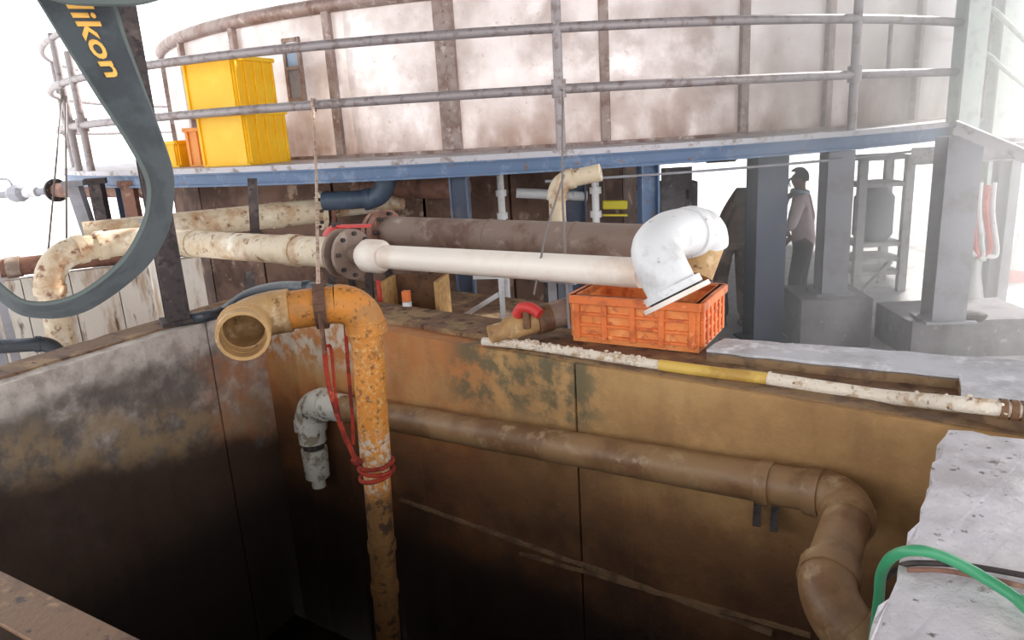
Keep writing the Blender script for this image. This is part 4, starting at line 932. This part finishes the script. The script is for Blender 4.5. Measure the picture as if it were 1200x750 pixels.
for i in range(len(Lp)):
    n = (Lp[min(i+1, len(Lp)-1)]-Lp[max(i-1, 0)]).cross(Rp[i]-Lp[i]).normalized()*.0011; row = []
    for j in range(7): row.append(Lp[i].lerp(Rp[i], j/6)+n)
    for j in range(6, -1, -1): row.append(Lp[i].lerp(Rp[i], j/6)-n)
    g.append([bm.verts.new(q) for q in row])
for a, b in zip(g, g[1:]):
    for j in range(14): bm.faces.new((a[j], a[(j+1) % 14], b[(j+1) % 14], b[j]))
bm.faces.new(g[0]); bm.faces.new(g[-1][::-1]); obj('webbing', bm, 'strap', st, True)
for pth in (Lp, Rp):
    bm = tube(B(), pth, .0012, 8); obj('edge_binding', bm, 'strapedge', st, True)
# lettering wrapped on the strap surface
tcu = bpy.data.curves.new('t', 'FONT'); tcu.body = 'Nikon'; tcu.size = 1; tcu.offset = .02; tcu.resolution_u = 3
to = bpy.data.objects.new('t', tcu); col.objects.link(to)
tm = bpy.data.meshes.new_from_object(to.evaluated_get(bpy.context.evaluated_depsgraph_get())); bpy.data.objects.remove(to)
xs = [v.co.x for v in tm.vertices]; x0, x1 = min(xs), max(xs)
cum = [0]
for i in range(1, len(Lp)): cum.append(cum[-1]+((Lp[i]+Rp[i])/2-(Lp[i-1]+Rp[i-1])/2).length)
def u_of(s):
    for i in range(len(cum)-1):
        if cum[i+1] >= s: return i+(s-cum[i])/(cum[i+1]-cum[i])
    return len(cum)-1.01
s_end = cum[8*3]+(cum[8*4]-cum[8*3])*.72; Ls = .056
bm = bmesh.new(); bm.from_mesh(tm); bmesh.ops.subdivide_edges(bm, edges=[e for e in bm.edges if e.calc_length() > .2], cuts=2)
for v in bm.verts:
    s = s_end-Ls+Ls*(v.co.x-x0)/(x1-x0); vv = .36+.38*(v.co.y/.73); u = u_of(s)
    v.co = strap_pt(u, vv)+strap_n(u, vv)*.0016
r = bmesh.ops.extrude_face_region(bm, geom=list(bm.faces))
for v in [e for e in r['geom'] if isinstance(e, bmesh.types.BMVert)]: v.co += strap_n(u_of(s_end-Ls/2), .5)*.0005
obj('lettering', bm, 'lettering', st, label='orange stitched lettering')
top = spline([dep(28, -24, .40), dep(70, -8, .40), dep(120, -5, .40), dep(160, -6, .41), dep(195, -15, .43), dep(230, -28, .45)], 6); g = []; bm = B()
for q in top: g.append([bm.verts.new(q+UP*.0035), bm.verts.new(q-UP*.0045), bm.verts.new(q-UP*.0045+FW*.003), bm.verts.new(q+UP*.0035+FW*.003)])
for a, b in zip(g, g[1:]):
    for j in range(4): bm.faces.new((a[j], a[(j+1) % 4], b[(j+1) % 4], b[j]))
bm.faces.new(g[0]); bm.faces.new(g[-1][::-1]); obj('strap_tail', bm, 'strapedge', st)

# ================================================================== HAZE: scattering box added on the right, standing in for lens glare
hz = bpy.data.materials.new('lens glare haze'); hz.use_nodes = True; nt = hz.node_tree
nt.nodes.remove(nt.nodes['Principled BSDF'])
vs_ = nt.nodes.new('ShaderNodeVolumeScatter'); vs_.inputs['Density'].default_value = .20; vs_.inputs['Anisotropy'].default_value = .4; vs_.inputs['Color'].default_value = (1, 1, 1, 1)
nt.links.new(vs_.outputs[0], nt.nodes['Material Output'].inputs['Volume']); MT['haze'] = hz
bm = box(B(), 1.9, 7.5, 4.9, 8.9, ZF+.01, 3.6)
o = obj('glare_haze', bm, 'haze', loc=(4.7, 6.9, ZF)); o['kind'] = 'stuff'; o['label'] = 'haze volume standing in for lens glare on the right'; o['category'] = 'haze'
